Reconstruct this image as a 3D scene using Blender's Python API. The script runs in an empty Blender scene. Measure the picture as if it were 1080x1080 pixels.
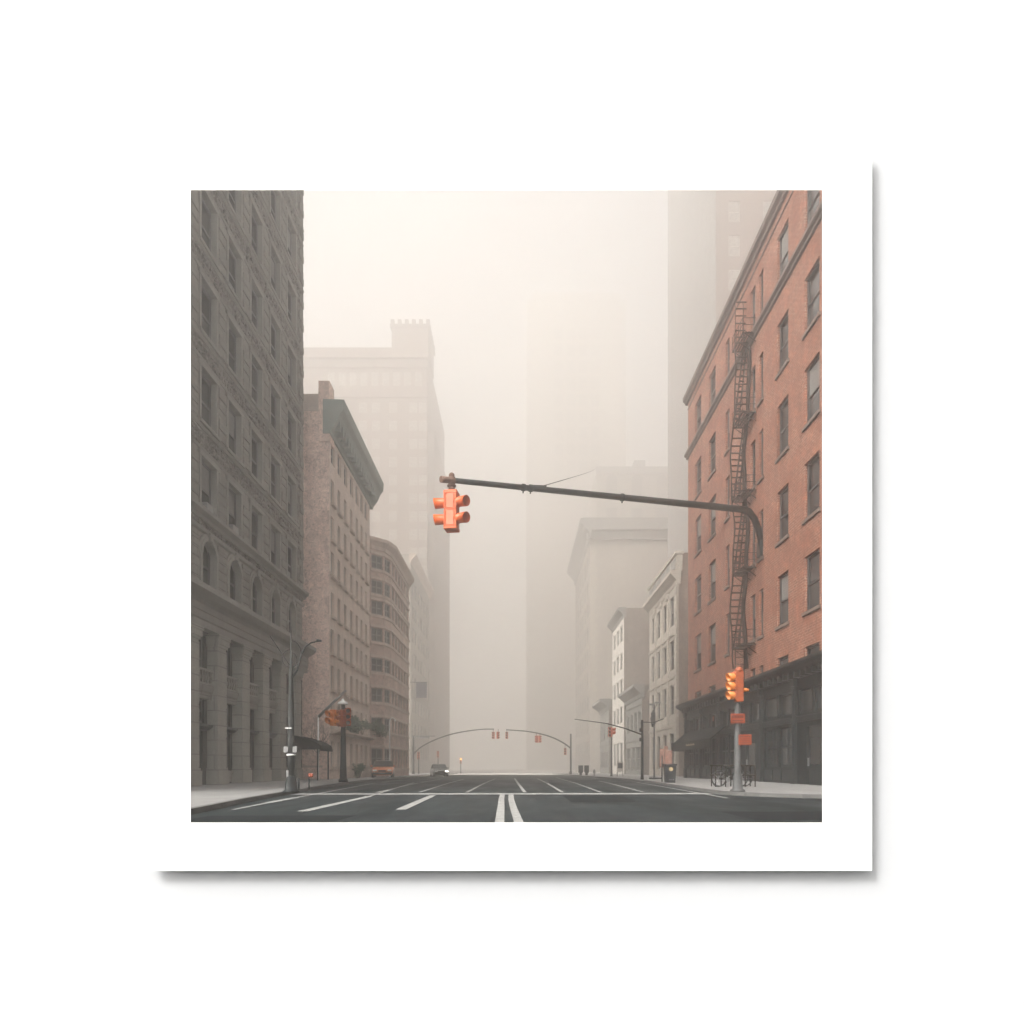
import bpy, bmesh, math, random
from mathutils import Vector, Matrix
R = math.radians
rnd = random.Random(7)
scn = bpy.context.scene
col = scn.collection
CAM_H, F, U0, V0 = 1.0, 700.0, 545.0, 808.0     # camera height and the perspective measured off the photo

def gz(y):                                       # the avenue falls away very gently
    return -0.0055 * (min(max(y, 40.0), 250.0) - 40.0)
KERB = 0.12
def sz(y): return gz(y) + KERB                   # pavement level

# ---------------------------------------------------------------- materials
def nodes_of(name):
    m = bpy.data.materials.new(name); m.use_nodes = True
    nt = m.node_tree; nt.nodes.clear()
    out = nt.nodes.new('ShaderNodeOutputMaterial')
    b = nt.nodes.new('ShaderNodeBsdfPrincipled')
    nt.links.new(b.outputs[0], out.inputs[0])
    return m, nt, b
def node(nt, t, **kw):
    n = nt.nodes.new(t)
    for k, v in kw.items():
        if k.startswith('i_'):
            n.inputs[k[2:].replace('_', ' ')].default_value = v
        else: setattr(n, k, v)
    return n
def mixc(nt, a, b, fac, mode='MIX'):
    n = nt.nodes.new('ShaderNodeMix'); n.data_type = 'RGBA'; n.blend_type = mode
    for s, v in ((n.inputs[0], fac), (n.inputs[6], a), (n.inputs[7], b)):
        if hasattr(v, 'links') or isinstance(v, bpy.types.NodeSocket): nt.links.new(v, s)
        elif isinstance(v, (int, float)): s.default_value = v
        else: s.default_value = (*v, 1)
    return n.outputs[2]
def ramp(nt, src, p0, p1, c0=0.0, c1=1.0):
    n = nt.nodes.new('ShaderNodeMapRange'); n.inputs[1].default_value = p0; n.inputs[2].default_value = p1
    n.inputs[3].default_value = c0; n.inputs[4].default_value = c1
    nt.links.new(src, n.inputs[0]); return n.outputs[0]
def wallcoord(nt):                               # (x+y, z): runs along any upright wall
    tc = nt.nodes.new('ShaderNodeTexCoord'); sp = nt.nodes.new('ShaderNodeSeparateXYZ')
    nt.links.new(tc.outputs['Object'], sp.inputs[0])
    ad = node(nt, 'ShaderNodeMath', operation='ADD'); nt.links.new(sp.outputs[0], ad.inputs[0]); nt.links.new(sp.outputs[1], ad.inputs[1])
    cb = nt.nodes.new('ShaderNodeCombineXYZ'); nt.links.new(ad.outputs[0], cb.inputs[0]); nt.links.new(sp.outputs[2], cb.inputs[1])
    return tc.outputs['Object'], cb.outputs[0]
def noise(nt, vec, scale, detail=4, rough=.55):
    n = node(nt, 'ShaderNodeTexNoise'); n.inputs['Scale'].default_value = scale; n.inputs['Detail'].default_value = detail
    n.inputs['Roughness'].default_value = rough; nt.links.new(vec, n.inputs['Vector']); return n.outputs['Fac']
def stretch(nt, vec, s):
    n = nt.nodes.new('ShaderNodeMapping'); n.inputs['Scale'].default_value = s; nt.links.new(vec, n.inputs[0]); return n.outputs[0]
def bump(nt, b, src, strength, dist):
    n = nt.nodes.new('ShaderNodeBump'); n.inputs['Strength'].default_value = strength; n.inputs['Distance'].default_value = dist
    nt.links.new(src, n.inputs['Height']); nt.links.new(n.outputs[0], b.inputs['Normal'])
def plain(name, c, rough=.6, var=.25, scale=3.0, metal=0.0, fine=40.0, spec=.5):
    m, nt, b = nodes_of(name); o, w = wallcoord(nt)
    dark = tuple(x * (1 - var) for x in c); lite = tuple(min(1, x * (1 + var * .6)) for x in c)
    k = mixc(nt, dark, lite, ramp(nt, noise(nt, o, scale, 6), .3, .7))
    k = mixc(nt, k, tuple(x * .75 for x in c), ramp(nt, noise(nt, o, fine, 3), .5, .8, 0, min(.5, var * 2)))
    nt.links.new(k, b.inputs['Base Color']); b.inputs['Roughness'].default_value = rough; b.inputs['Metallic'].default_value = metal; b.inputs['Specular IOR Level'].default_value = spec
    return m
def streaks(nt, w, o):                           # rain-washed dirt running down walls
    return ramp(nt, noise(nt, stretch(nt, w, (1.3, .09, 1)), 1.0, 5, .65), .48, .78)
def brick(name, c1, c2, mortar, size=(.23, .075), var=.35, stain=(.3, .27, .25), bs=.35, ms=.13):
    m, nt, b = nodes_of(name); o, w = wallcoord(nt)
    bt = node(nt, 'ShaderNodeTexBrick'); bt.inputs['Scale'].default_value = 1.0
    bt.inputs['Brick Width'].default_value = size[0]; bt.inputs['Row Height'].default_value = size[1]
    bt.inputs['Mortar Size'].default_value = min(size) * ms; bt.inputs['Bias'].default_value = 0
    for k, c in (('Color1', c1), ('Color2', c2), ('Mortar', mortar)): bt.inputs[k].default_value = (*c, 1)
    nt.links.new(w, bt.inputs['Vector'])
    k = mixc(nt, bt.outputs['Color'], tuple(x * (1 - var) for x in c1), ramp(nt, noise(nt, o, .55, 6, .6), .42, .72))
    k = mixc(nt, k, tuple(min(1, x * 1.35) for x in c2), ramp(nt, noise(nt, o, 4.5, 6, .8), .47, .62, 0, .8))
    k = mixc(nt, k, tuple(x * .3 for x in c1), ramp(nt, noise(nt, o, 6.5, 6, .85), .5, .62, 0, .8))
    sm = node(nt, 'ShaderNodeMath', operation='MULTIPLY'); nt.links.new(streaks(nt, w, o), sm.inputs[0]); sm.inputs[1].default_value = .45
    k = mixc(nt, k, tuple(a * s for a, s in zip(c1, (stain[0] * 1.6, stain[1] * 1.9, stain[2] * 2.2))), sm.outputs[0])
    k = mixc(nt, k, tuple(min(1, x * 1.55) for x in c1), ramp(nt, noise(nt, o, 1.3, 8, .72), .5, .66, 0, .4))
    k = mixc(nt, k, tuple(x * .38 for x in c1), ramp(nt, noise(nt, stretch(nt, w, (.9, .35, 1)), 1.1, 8, .75), .52, .7, 0, .7))
    nt.links.new(k, b.inputs['Base Color']); b.inputs['Roughness'].default_value = .85
    bump(nt, b, noise(nt, o, 14, 3), bs, .03)
    return m
def stone(name, c, block=(1.1, .5), rugged=0.0, var=.3, joint=.5, jsize=.018):
    m, nt, b = nodes_of(name); o, w = wallcoord(nt)
    bt = node(nt, 'ShaderNodeTexBrick'); bt.inputs['Scale'].default_value = 1.0
    bt.inputs['Brick Width'].default_value = block[0]; bt.inputs['Row Height'].default_value = block[1]
    bt.inputs['Mortar Size'].default_value = jsize; bt.inputs['Mortar Smooth'].default_value = .2
    for k, cc in (('Color1', c), ('Color2', tuple(x * .86 for x in c)), ('Mortar', tuple(x * joint for x in c))): bt.inputs[k].default_value = (*cc, 1)
    nt.links.new(w, bt.inputs['Vector'])
    k = mixc(nt, bt.outputs['Color'], tuple(x * (1 - var) for x in c), ramp(nt, noise(nt, o, .8, 7, .65), .4, .7))
    k = mixc(nt, k, tuple(x * .55 for x in c), ramp(nt, noise(nt, o, 9, 4, .7), .5, .75, 0, .55))
    sm = node(nt, 'ShaderNodeMath', operation='MULTIPLY'); nt.links.new(streaks(nt, w, o), sm.inputs[0]); sm.inputs[1].default_value = .5
    k = mixc(nt, k, tuple(x * .5 for x in c), sm.outputs[0])
    h = noise(nt, o, 12, 4, .6)
    if rugged:
        v = node(nt, 'ShaderNodeTexVoronoi', feature='SMOOTH_F1'); v.inputs['Scale'].default_value = 3.4; nt.links.new(stretch(nt, o, (1, 1, 1.5)), v.inputs['Vector'])
        v2 = node(nt, 'ShaderNodeTexVoronoi', feature='F1'); v2.inputs['Scale'].default_value = 7.0; nt.links.new(stretch(nt, o, (1, 1, 1.3)), v2.inputs['Vector'])
        ad = node(nt, 'ShaderNodeMath', operation='ADD'); nt.links.new(v.outputs['Distance'], ad.inputs[0]); nt.links.new(v2.outputs['Distance'], ad.inputs[1])
        k = mixc(nt, k, tuple(x * .32 for x in c), ramp(nt, v2.outputs['Distance'], .32, .75, 0, .85))
        k = mixc(nt, k, tuple(min(1, x * 1.7) for x in c), ramp(nt, noise(nt, o, 5, 4, .7), .52, .7, 0, .7))
        bump(nt, b, ad.outputs[0], .9, rugged)
    else: bump(nt, b, h, .25, .03)
    nt.links.new(k, b.inputs['Base Color']); b.inputs['Roughness'].default_value = .85
    return m
def glass(name, dark, lite, rough=.12, spec=.5):
    m, nt, b = nodes_of(name); o, w = wallcoord(nt)
    oi = nt.nodes.new('ShaderNodeObjectInfo')
    k = mixc(nt, dark, lite, ramp(nt, oi.outputs['Random'], .45, 1.0, 0, .8))
    k = mixc(nt, k, tuple(x * .5 for x in dark), ramp(nt, noise(nt, o, 1.4, 3), .45, .7))
    nt.links.new(k, b.inputs['Base Color'])
    b.inputs['Roughness'].default_value = rough; b.inputs['Specular IOR Level'].default_value = spec
    bump(nt, b, noise(nt, o, 2.0, 2), .12, .05)
    return m

M = {}
def ground_mats():
    m, nt, b = nodes_of('asphalt'); tc = nt.nodes.new('ShaderNodeTexCoord'); o = tc.outputs['Object']
    k = mixc(nt, (.011, .0155, .017), (.030, .037, .039), ramp(nt, noise(nt, stretch(nt, o, (1, .25, 1)), .6, 6, .6), .35, .7))
    k = mixc(nt, k, (.007, .009, .009), ramp(nt, noise(nt, stretch(nt, o, (2.2, .12, 1)), 1.0, 4), .52, .75, 0, .7))
    k = mixc(nt, k, (.042, .045, .044), ramp(nt, noise(nt, o, 38, 3, .8), .58, .8, 0, .6))
    v = node(nt, 'ShaderNodeTexVoronoi', feature='DISTANCE_TO_EDGE'); v.inputs['Scale'].default_value = .16
    wn = node(nt, 'ShaderNodeTexNoise'); wn.inputs['Scale'].default_value = .9; wn.inputs['Detail'].default_value = 5; nt.links.new(o, wn.inputs['Vector'])
    wv = mixc(nt, o, wn.outputs['Color'], .35, 'ADD'); nt.links.new(wv, v.inputs['Vector'])
    k = mixc(nt, (.007, .008, .008), k, ramp(nt, v.outputs['Distance'], .002, .007))
    nt.links.new(k, b.inputs['Base Color'])
    nt.links.new(ramp(nt, noise(nt, stretch(nt, o, (1, .3, 1)), .5, 4), .35, .7, .55, .85), b.inputs['Roughness']); b.inputs['Specular IOR Level'].default_value = .12
    bump(nt, b, noise(nt, o, 60, 3), .35, .01); M['asphalt'] = m
    m, nt, b = nodes_of('pavement_slabs'); tc = nt.nodes.new('ShaderNodeTexCoord'); o = tc.outputs['Object']
    bt = node(nt, 'ShaderNodeTexBrick'); bt.offset = 0; bt.inputs['Scale'].default_value = 1; bt.inputs['Brick Width'].default_value = 1.5; bt.inputs['Row Height'].default_value = 1.5
    bt.inputs['Mortar Size'].default_value = .02
    for q, cc in (('Color1', (0.218, 0.218, 0.215)), ('Color2', (0.191, 0.191, 0.188)), ('Mortar', (0.090, 0.090, 0.090))): bt.inputs[q].default_value = (*cc, 1)
    nt.links.new(o, bt.inputs['Vector'])
    k = mixc(nt, bt.outputs['Color'], (0.139, 0.139, 0.135), ramp(nt, noise(nt, o, .7, 6, .65), .45, .75, 0, .8))
    k = mixc(nt, k, (.12, .12, .12), ramp(nt, noise(nt, o, 7, 3), .66, .72, 0, .6))
    nt.links.new(k, b.inputs['Base Color']); b.inputs['Roughness'].default_value = .7
    bump(nt, b, noise(nt, o, 30, 3), .2, .01); M['pavement'] = m
    m, nt, b = nodes_of('worn_road_paint'); tc = nt.nodes.new('ShaderNodeTexCoord'); o = tc.outputs['Object']
    k = mixc(nt, (0.288, 0.292, 0.284), (0.187, 0.191, 0.187), ramp(nt, noise(nt, o, 3, 4), .4, .7))
    k = mixc(nt, k, (.05, .05, .05), ramp(nt, noise(nt, o, 13, 6, .8), .52, .64, 0, .8))
    nt.links.new(k, b.inputs['Base Color']); b.inputs['Roughness'].default_value = .6; M['paint'] = m
    M['kerb'] = stone('kerb_stone', (0.112, 0.112, 0.108), (1.8, .5))
    m, nt, b = nodes_of('far_ground'); tc = nt.nodes.new('ShaderNodeTexCoord')
    k = mixc(nt, (.06, .06, .06), (.1, .1, .095), noise(nt, tc.outputs['Object'], .05, 4)); nt.links.new(k, b.inputs['Base Color']); b.inputs['Roughness'].default_value = .9; M['ground'] = m
ground_mats()
M['tar'] = plain('black_tar_seam', (.006, .007, .007), .6, .3, spec=.1)
M['patch'] = plain('dark_asphalt_patch', (.010, .0135, .0145), .8, .4, 2.5, spec=.1)
M['bounce_ground'] = stone('pale_bounce_paving', (.50, .485, .46), (4, 4), 0, .2, .8)  # pale colour stands in for mist over the far road
M['white_wall'] = plain('white_wall_paint', (.418, .428, .445), .9, .006, 1.0, fine=60)
M['white_board'] = plain('white_board', (.84, .84, .835), .85, .004, 1.0, fine=60)
M['grey_rough'] = stone('rock_faced_grey_stone', (0.187, 0.174, 0.147), (1.0, .48), .16, .3, .55, .03)
M['grey_block'] = stone('dressed_grey_stone', (0.194, 0.183, 0.16), (1.3, .46), 0, .25, .4, .022)
M['recess'] = stone('shaded_recess_stone', (0.025, 0.024, 0.021), (1.3, .46), 0, .3, .5)  # shade of the recesses put into the stone colour
M['pillar'] = stone('pale_pillar_stone', (0.292, 0.28, 0.248), (3, .7), 0, .25, .45, .03)
M['grey_trim'] = stone('smooth_grey_trim', (0.216, 0.205, 0.184), (2.2, 3.0), 0, .2, .6, .012)
M['red_brick'] = brick('orange_red_brick', (.245, .078, .038), (.105, .029, .016), (.30, .19, .135), size=(.36, .135), ms=.19)
M['brick_trim'] = stone('brown_stone_trim', (0.111, 0.085, 0.072), (1.6, .4))
M['sill_stone'] = stone('grey_sill_stone', (0.119, 0.087, 0.07), (3, 1))
M['shop_black'] = plain('black_green_shopfront_paint', (.006, .009, .0095), .55, .3, 1.5, spec=.2)
M['shop_trim'] = plain('black_green_moulding_paint', (.010, .014, .0145), .5, .3, 1.5, spec=.25)
M['pink_brick'] = brick('dusty_pink_brick', (.72, .54, .465), (.62, .455, .39), (.66, .55, .48), bs=.2)
M['pink_front'] = stone('buff_front_stone', (.62, .52, .45), (.9, .3), 0, .2, .8, .01)
M['patina'] = stone('grey_green_cornice_metal', (0.216, 0.261, 0.239), (1.5, 4), 0, .25, .7)
M['bow_brick'] = brick('russet_brick', (.46, .34, .29), (.40, .285, .245), (.46, .4, .35), bs=.2)
M['bow_stone'] = stone('buff_band_stone', (.52, .43, .37), (1.2, .4), 0, .25, .7)
M['cream'] = stone('cream_stone', (0.357, 0.327, 0.281), (1.0, .42), 0, .22, .6)
M['side_brown'] = brick('brown_side_brick', (0.156, 0.117, 0.094), (0.129, 0.098, 0.078), (0.164, 0.14, 0.117), bs=.2)
M['white_front'] = stone('white_painted_front', (0.527, 0.501, 0.459), (1.2, .5), 0, .2, .8)
M['side_grey'] = brick('grey_brown_side_brick', (0.152, 0.128, 0.108), (0.132, 0.112, 0.096), (0.16, 0.144, 0.124), bs=.2)
M['block_stone'] = stone('grey_beige_masonry', (0.281, 0.254, 0.222), (1.4, .55), 0, .22, .75)
M['dark_cornice'] = stone('dark_cornice_metal', (.19, .19, .18), (2, 4), 0, .25, .7)
M['tower_pink'] = stone('pinkish_tower_brick', (0.150, 0.109, 0.090), (2.4, 1.0), 0, .2, .8)
M['tower_pale'] = stone('pale_tower_stone', (.20, .182, .16), (3, 1.2), 0, .15, .85)
M['tower_grey'] = stone('grey_tower_stone', (0.216, 0.212, 0.204), (2.4, 1.2), 0, .25, .8)
M['grey_front'] = stone('weathered_grey_front', (.2, .2, .185), (1.2, .5), 0, .3, .6)
M['glass'] = glass('dark_window_glass', (.008, .010, .011), (.055, .06, .06), .16, .32)
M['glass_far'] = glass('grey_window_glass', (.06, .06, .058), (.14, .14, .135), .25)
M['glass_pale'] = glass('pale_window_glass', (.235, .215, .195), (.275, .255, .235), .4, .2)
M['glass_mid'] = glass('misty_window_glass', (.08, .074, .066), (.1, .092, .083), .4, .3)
M['frame_dark'] = plain('dark_window_paint', (.035, .036, .035), .5)
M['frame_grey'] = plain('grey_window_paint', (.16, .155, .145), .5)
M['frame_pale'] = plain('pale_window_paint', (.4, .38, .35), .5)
M['blind'] = plain('roller_blind_cloth', (.13, .128, .12), .9, .2)
M['curtain'] = plain('white_curtain_cloth', (.2, .2, .195), .9, .35, 6)
M['roofing'] = plain('roofing_felt', (.07, .07, .068), .9)
M['iron'] = plain('rusty_black_iron', (.022, .014, .011), .75, .4, 4, spec=.15)
M['pole_grey'] = plain('grey_galvanised_pole', (0.068, 0.07, 0.07), .65, .35, 2, spec=.3)
M['lamp_grey'] = plain('dull_lamp_post_paint', (0.035, 0.036, 0.035), .7, .4, 2, spec=.2)
M['arm_dark'] = plain('dark_green_grey_arm_paint', (.014, .019, .018), .55, .25, 2, spec=.2)
M['pole_dark'] = plain('dark_pole_paint', (.016, .019, .02), .6, .3, spec=.2)
M['pole_pale'] = plain('pale_pole_paint', (.7, .7, .68), .5, .2)
M['orange'] = plain('orange_signal_enamel', (.56, .085, .004), .42, .2, 5, fine=60)
M['orange_lite'] = plain('salmon_orange_panel', (.50, .125, .052), .5, .12, 4, fine=50)
M['amber'] = plain('amber_signal_enamel', (0.544, 0.162, 0.025), .4, .18, 5)
M['rust_orange'] = plain('rust_orange_signal_enamel', (.27, .055, .012), .5, .35, 6)
M['visor_inside'] = plain('brown_visor_lining', (.2, .075, .035), .6)
M['lens'] = plain('dark_signal_lens', (.05, .035, .03), .15)
M['rust'] = plain('rusty_clamp', (.12, .062, .04), .7, .4, 12)
M['sign_orange'] = plain('orange_red_sign_face', (.22, .036, .007), .5, .2, 6)
M['sign_ink'] = plain('dark_sign_ink', (.07, .012, .006), .6)
M['white_plate'] = plain('white_sign_plate', (0.192, 0.192, 0.188), .5, .2)
M['awning'] = plain('black_awning_canvas', (.007, .0085, .0085), .9, .3, spec=.1)
M['letter_beige'] = plain('beige_lettering', (.33, .24, .15), .6)
M['can_black'] = plain('black_bin_paint', (.018, .020, .023), .4, .3)
M['gold'] = plain('dull_gold_badge', (.42, .32, .17), .45, .3, 20)
M['poster_pink'] = plain('pink_poster_paper', (.24, .135, .105), .85, .35, 9)
M['rubber'] = plain('black_rubber', (.018, .018, .018), .8)
M['steel'] = plain('dull_steel', (.3, .3, .3), .4, .2, 5, .7)
M['taxi'] = plain('orange_car_paint', (.52, .17, .06), .28, .1)
M['silver'] = plain('grey_car_paint', (.10, .105, .105), .3, .1, 2, .4)
M['car_glass'] = plain('car_glass', (.07, .075, .075), .1)
M['lamp_glass'] = plain('headlamp_glass', (.8, .8, .78), .15)
M['leaf'] = plain('green_leaves', (.055, .085, .05), .6, .5, 6)
M['bark'] = plain('grey_brown_bark', (.09, .07, .055), .9, .3)
M['banner'] = plain('dark_banner_cloth', (.07, .07, .08), .9)
def emit(name, c, s):
    m, nt, b = nodes_of(name); b.inputs['Base Color'].default_value = (*c, 1)
    b.inputs['Emission Color'].default_value = (*c, 1); b.inputs['Emission Strength'].default_value = s; return m
M['lit_amber'] = emit('lit_amber_lens', (1, .42, .10), 6.0)
M['lit_head'] = emit('lit_headlamp', (1, .95, .85), 4.0)

# ---------------------------------------------------------------- mesh helpers
class MB:
    def __init__(s): s.bm = bmesh.new()
    def quad(s, *pts):
        try: return s.bm.faces.new([s.bm.verts.new(p) for p in pts])
        except ValueError: pass
    def box(s, x0, x1, y0, y1, z0, z1, bev=0.0):
        v = [s.bm.verts.new((x, y, z)) for x in (x0, x1) for y in (y0, y1) for z in (z0, z1)]
        fs = [s.bm.faces.new([v[i] for i in f]) for f in ((0, 1, 3, 2), (4, 6, 7, 5), (0, 4, 5, 1), (2, 3, 7, 6), (0, 2, 6, 4), (1, 5, 7, 3))]
        if bev:
            es = list({e for f in fs for e in f.edges})
            bmesh.ops.bevel(s.bm, geom=es, offset=bev, segments=2, affect='EDGES', profile=.5)
        return s
    def cbox(s, c, d, bev=0.0):
        return s.box(c[0] - d[0] / 2, c[0] + d[0] / 2, c[1] - d[1] / 2, c[1] + d[1] / 2, c[2] - d[2] / 2, c[2] + d[2] / 2, bev)
    def tube(s, pts, rad, n=8, caps=True, flat=None):
        pts = [Vector(p) for p in pts]
        if not hasattr(rad, '__len__'): rad = [rad] * len(pts)
        rings = []; up0 = None
        for i, p in enumerate(pts):
            a = pts[max(i - 1, 0)]; b = pts[min(i + 1, len(pts) - 1)]
            t = (b - a).normalized()
            if up0 is None: up0 = Vector((0, 0, 1)) if abs(t.z) < .9 else Vector((0, 1, 0))
            x = t.cross(up0); x = x.normalized() if x.length > 1e-6 else Vector((1, 0, 0))
            y = x.cross(t).normalized(); up0 = y
            rings.append([s.bm.verts.new(p + (x * math.cos(2 * math.pi * k / n) + y * math.sin(2 * math.pi * k / n)) * rad[i]) for k in range(n)])
        for a, b in zip(rings, rings[1:]):
            for k in range(n): s.bm.faces.new((a[k], a[(k + 1) % n], b[(k + 1) % n], b[k])).smooth = n > 5
        if caps: s.bm.faces.new(rings[0][::-1]); s.bm.faces.new(rings[-1])
        return s
    def bar(s, a, b, w=.04):
        return s.tube((a, b), w / 2 * 1.2, 4)
    def lathe(s, c, prof, n=16):
        rings = [[s.bm.verts.new((c[0] + r * math.cos(2 * math.pi * k / n), c[1] + r * math.sin(2 * math.pi * k / n), c[2] + z)) for k in range(n)] for r, z in prof]
        for a, b in zip(rings, rings[1:]):
            for k in range(n): s.bm.faces.new((a[k], a[(k + 1) % n], b[(k + 1) % n], b[k])).smooth = True
        s.bm.faces.new(rings[0][::-1]); s.bm.faces.new(rings[-1]); return s
    def prism(s, prof, axis, a, b):              # prof: 2D outline; extruded along 'x' or 'y'
        f = (lambda p, t: (t, p[0], p[1])) if axis == 'x' else (lambda p, t: (p[0], t, p[1]))
        A = [s.bm.verts.new(f(p, a)) for p in prof]; B = [s.bm.verts.new(f(p, b)) for p in prof]
        n = len(prof)
        for k in range(n): s.bm.faces.new((A[k], A[(k + 1) % n], B[(k + 1) % n], B[k]))
        s.bm.faces.new(A[::-1]); s.bm.faces.new(B); return s
    def xform(s, mat):
        bmesh.ops.transform(s.bm, matrix=mat, verts=s.bm.verts); return s
    def mesh(s, name):
        bmesh.ops.recalc_face_normals(s.bm, faces=s.bm.faces)
        me = bpy.data.meshes.new(name); s.bm.to_mesh(me); s.bm.free(); return me
    def build(s, name, m, parent=None, local=False):
        if parent is not None and not local:
            bmesh.ops.translate(s.bm, verts=s.bm.verts, vec=-Vector(origin(parent)))
        me = s.mesh(name); me.materials.append(M[m] if isinstance(m, str) else m)
        o = bpy.data.objects.new(name, me); col.objects.link(o)
        if parent is not None: o.parent = parent
        return o
def origin(o):
    v = Vector((0, 0, 0))
    while o is not None: v += o.location; o = o.parent
    return v
def tag(o, label, cat, group=None):
    o['label'] = label; o['category'] = cat
    if group: o['group'] = group
    return o
def thing(name, label, cat, loc, group=None, rz=0.0):
    o = bpy.data.objects.new(name, None); o.empty_display_size = .2; col.objects.link(o)
    o.location = loc; o.rotation_euler = (0, 0, rz); return tag(o, label, cat, group)
def inst(name, me, parent, loc=(0, 0, 0), rz=0.0):
    o = bpy.data.objects.new(name, me); col.objects.link(o); o.parent = parent; o.location = loc; o.rotation_euler = (0, 0, rz); return o
def copy_tree(o, parent=None):
    c = o.copy(); col.objects.link(c); c.parent = parent
    for ch in list(o.children): copy_tree(ch, c)
    return c

# ---------------------------------------------------------------- facades with real openings
class Plane:                                     # an upright wall: s runs along it, d goes inwards
    def __init__(s, x, y, ang):
        s.o = Vector((x, y, 0)); s.ang = R(ang); s.s = Vector((math.cos(s.ang), math.sin(s.ang), 0)); s.d = Vector((-math.sin(s.ang), math.cos(s.ang), 0))
    def p(s, a, z, d=0.0):
        v = s.o + s.s * a + s.d * d; return (v.x, v.y, z)
    def box(s, mb, a0, a1, z0, z1, d0, d1):
        P = [s.p(a, z, d) for a in (a0, a1) for d in (d0, d1) for z in (z0, z1)]
        v = [mb.bm.verts.new(q) for q in P]
        for f in ((0, 1, 3, 2), (4, 6, 7, 5), (0, 4, 5, 1), (2, 3, 7, 6), (0, 2, 6, 4), (1, 5, 7, 3)): mb.bm.faces.new([v[i] for i in f])
    def prof(s, mb, pr, a0, a1):                 # moulding: outline of (d outwards, z) swept along the wall
        A = [mb.bm.verts.new(s.p(a0, z, -d)) for d, z in pr]; B = [mb.bm.verts.new(s.p(a1, z, -d)) for d, z in pr]; n = len(pr)
        for k in range(n): mb.bm.faces.new((A[k], A[(k + 1) % n], B[(k + 1) % n], B[k]))
        mb.bm.faces.new(A[::-1]); mb.bm.faces.new(B)
def facade(mb, pl, a0, a1, z0, z1, ops, depth):
    A = sorted({a0, a1, *[o[0] for o in ops], *[o[1] for o in ops]}); Z = sorted({z0, z1, *[o[2] for o in ops], *[o[3] for o in ops]})
    for i in range(len(A) - 1):
        run = None
        for j in range(len(Z) - 1):
            ca, cz = (A[i] + A[i + 1]) / 2, (Z[j] + Z[j + 1]) / 2
            hole = any(o[0] < ca < o[1] and o[2] < cz < o[3] for o in ops)
            if not hole and run is None: run = Z[j]
            if hole and run is not None:
                mb.quad(pl.p(A[i], run), pl.p(A[i + 1], run), pl.p(A[i + 1], Z[j]), pl.p(A[i], Z[j])); run = None
        if run is not None: mb.quad(pl.p(A[i], run), pl.p(A[i + 1], run), pl.p(A[i + 1], z1), pl.p(A[i], z1))
    for b0, b1, c0, c1 in ops:
        for (p, q) in (((b0, c0), (b1, c0)), ((b1, c0), (b1, c1)), ((b1, c1), (b0, c1)), ((b0, c1), (b0, c0))):
            mb.quad(pl.p(*p), pl.p(*q), pl.p(*q, depth), pl.p(*p, depth))
_cache = {}
def win_meshes(w, h, style):
    key = (round(w, 2), round(h, 2), style)
    if key in _cache: return _cache[key]
    r = {}
    t = min(.09, w * .1)
    f = MB()
    f.box(-w / 2, -w / 2 + t, -.06, .06, 0, h).box(w / 2 - t, w / 2, -.06, .06, 0, h).box(-w / 2 + t, w / 2 - t, -.06, .06, h - t, h).box(-w / 2 + t, w / 2 - t, -.06, .06, 0, t * 1.3)
    if style in ('hung', 'hungpale', 'hungfar'): f.box(-w / 2 + t, w / 2 - t, -.03, .05, h * .5 - t * .5, h * .5 + t * .5)
    if style == 'paired': f.box(-t * .6, t * .6, -.05, .05, t, h - t); f.box(-w / 2 + t, -t * .6, -.03, .04, h * .5 - .05, h * .5 + .05); f.box(t * .6, w / 2 - t, -.03, .04, h * .5 - .05, h * .5 + .05)
    if style == 'shop':
        for k in (1, 2): f.box(-w / 2 + w * k / 3 - .04, -w / 2 + w * k / 3 + .04, -.05, .05, t, h - t)
    if style == 'hung':                           # upper sash stands forward of the lower one
        f.box(-w / 2 + t, -w / 2 + t * 1.5, -.05, -.01, h * .5, h - t); f.box(w / 2 - t * 1.5, w / 2 - t, -.05, -.01, h * .5, h - t)
    r['frame'] = f.mesh('window')
    p = MB(); p.box(-w / 2 + t * .5, w / 2 - t * .5, .02, .035, t * .5, h - t * .5); r['pane'] = p.mesh('pane')
    s = MB(); s.box(-w / 2 - .13, w / 2 + .13, -.3, .05, -.17, -.004); r['sill'] = s.mesh('sill')
    b = MB(); b.box(-w / 2 + t, w / 2 - t, .001, .012, h * .52, h - t); r['blind'] = b.mesh('blind')
    c = MB()
    for k in range(7):
        a = -w / 2 + t + (w - 2 * t) * k / 7; c.box(a, a + (w - 2 * t) / 7 * .82, .0, .006 + .008 * (k % 2), t, h * (.5 if k < 4 else .34))
    r['curtain'] = c.mesh('curtain')
    _cache[key] = r; return r
def setmat(me, m):
    me = me.copy() if me.materials and me.materials[0] != M[m] else me
    if not me.materials: me.materials.append(M[m])
    else: me.materials[0] = M[m]
    return me
_mm = {}
def mm(me, m):
    k = (me.name, m)
    if k not in _mm:
        c = me.copy(); c.materials.clear(); c.materials.append(M[m]); _mm[k] = c
    return _mm[k]
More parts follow.
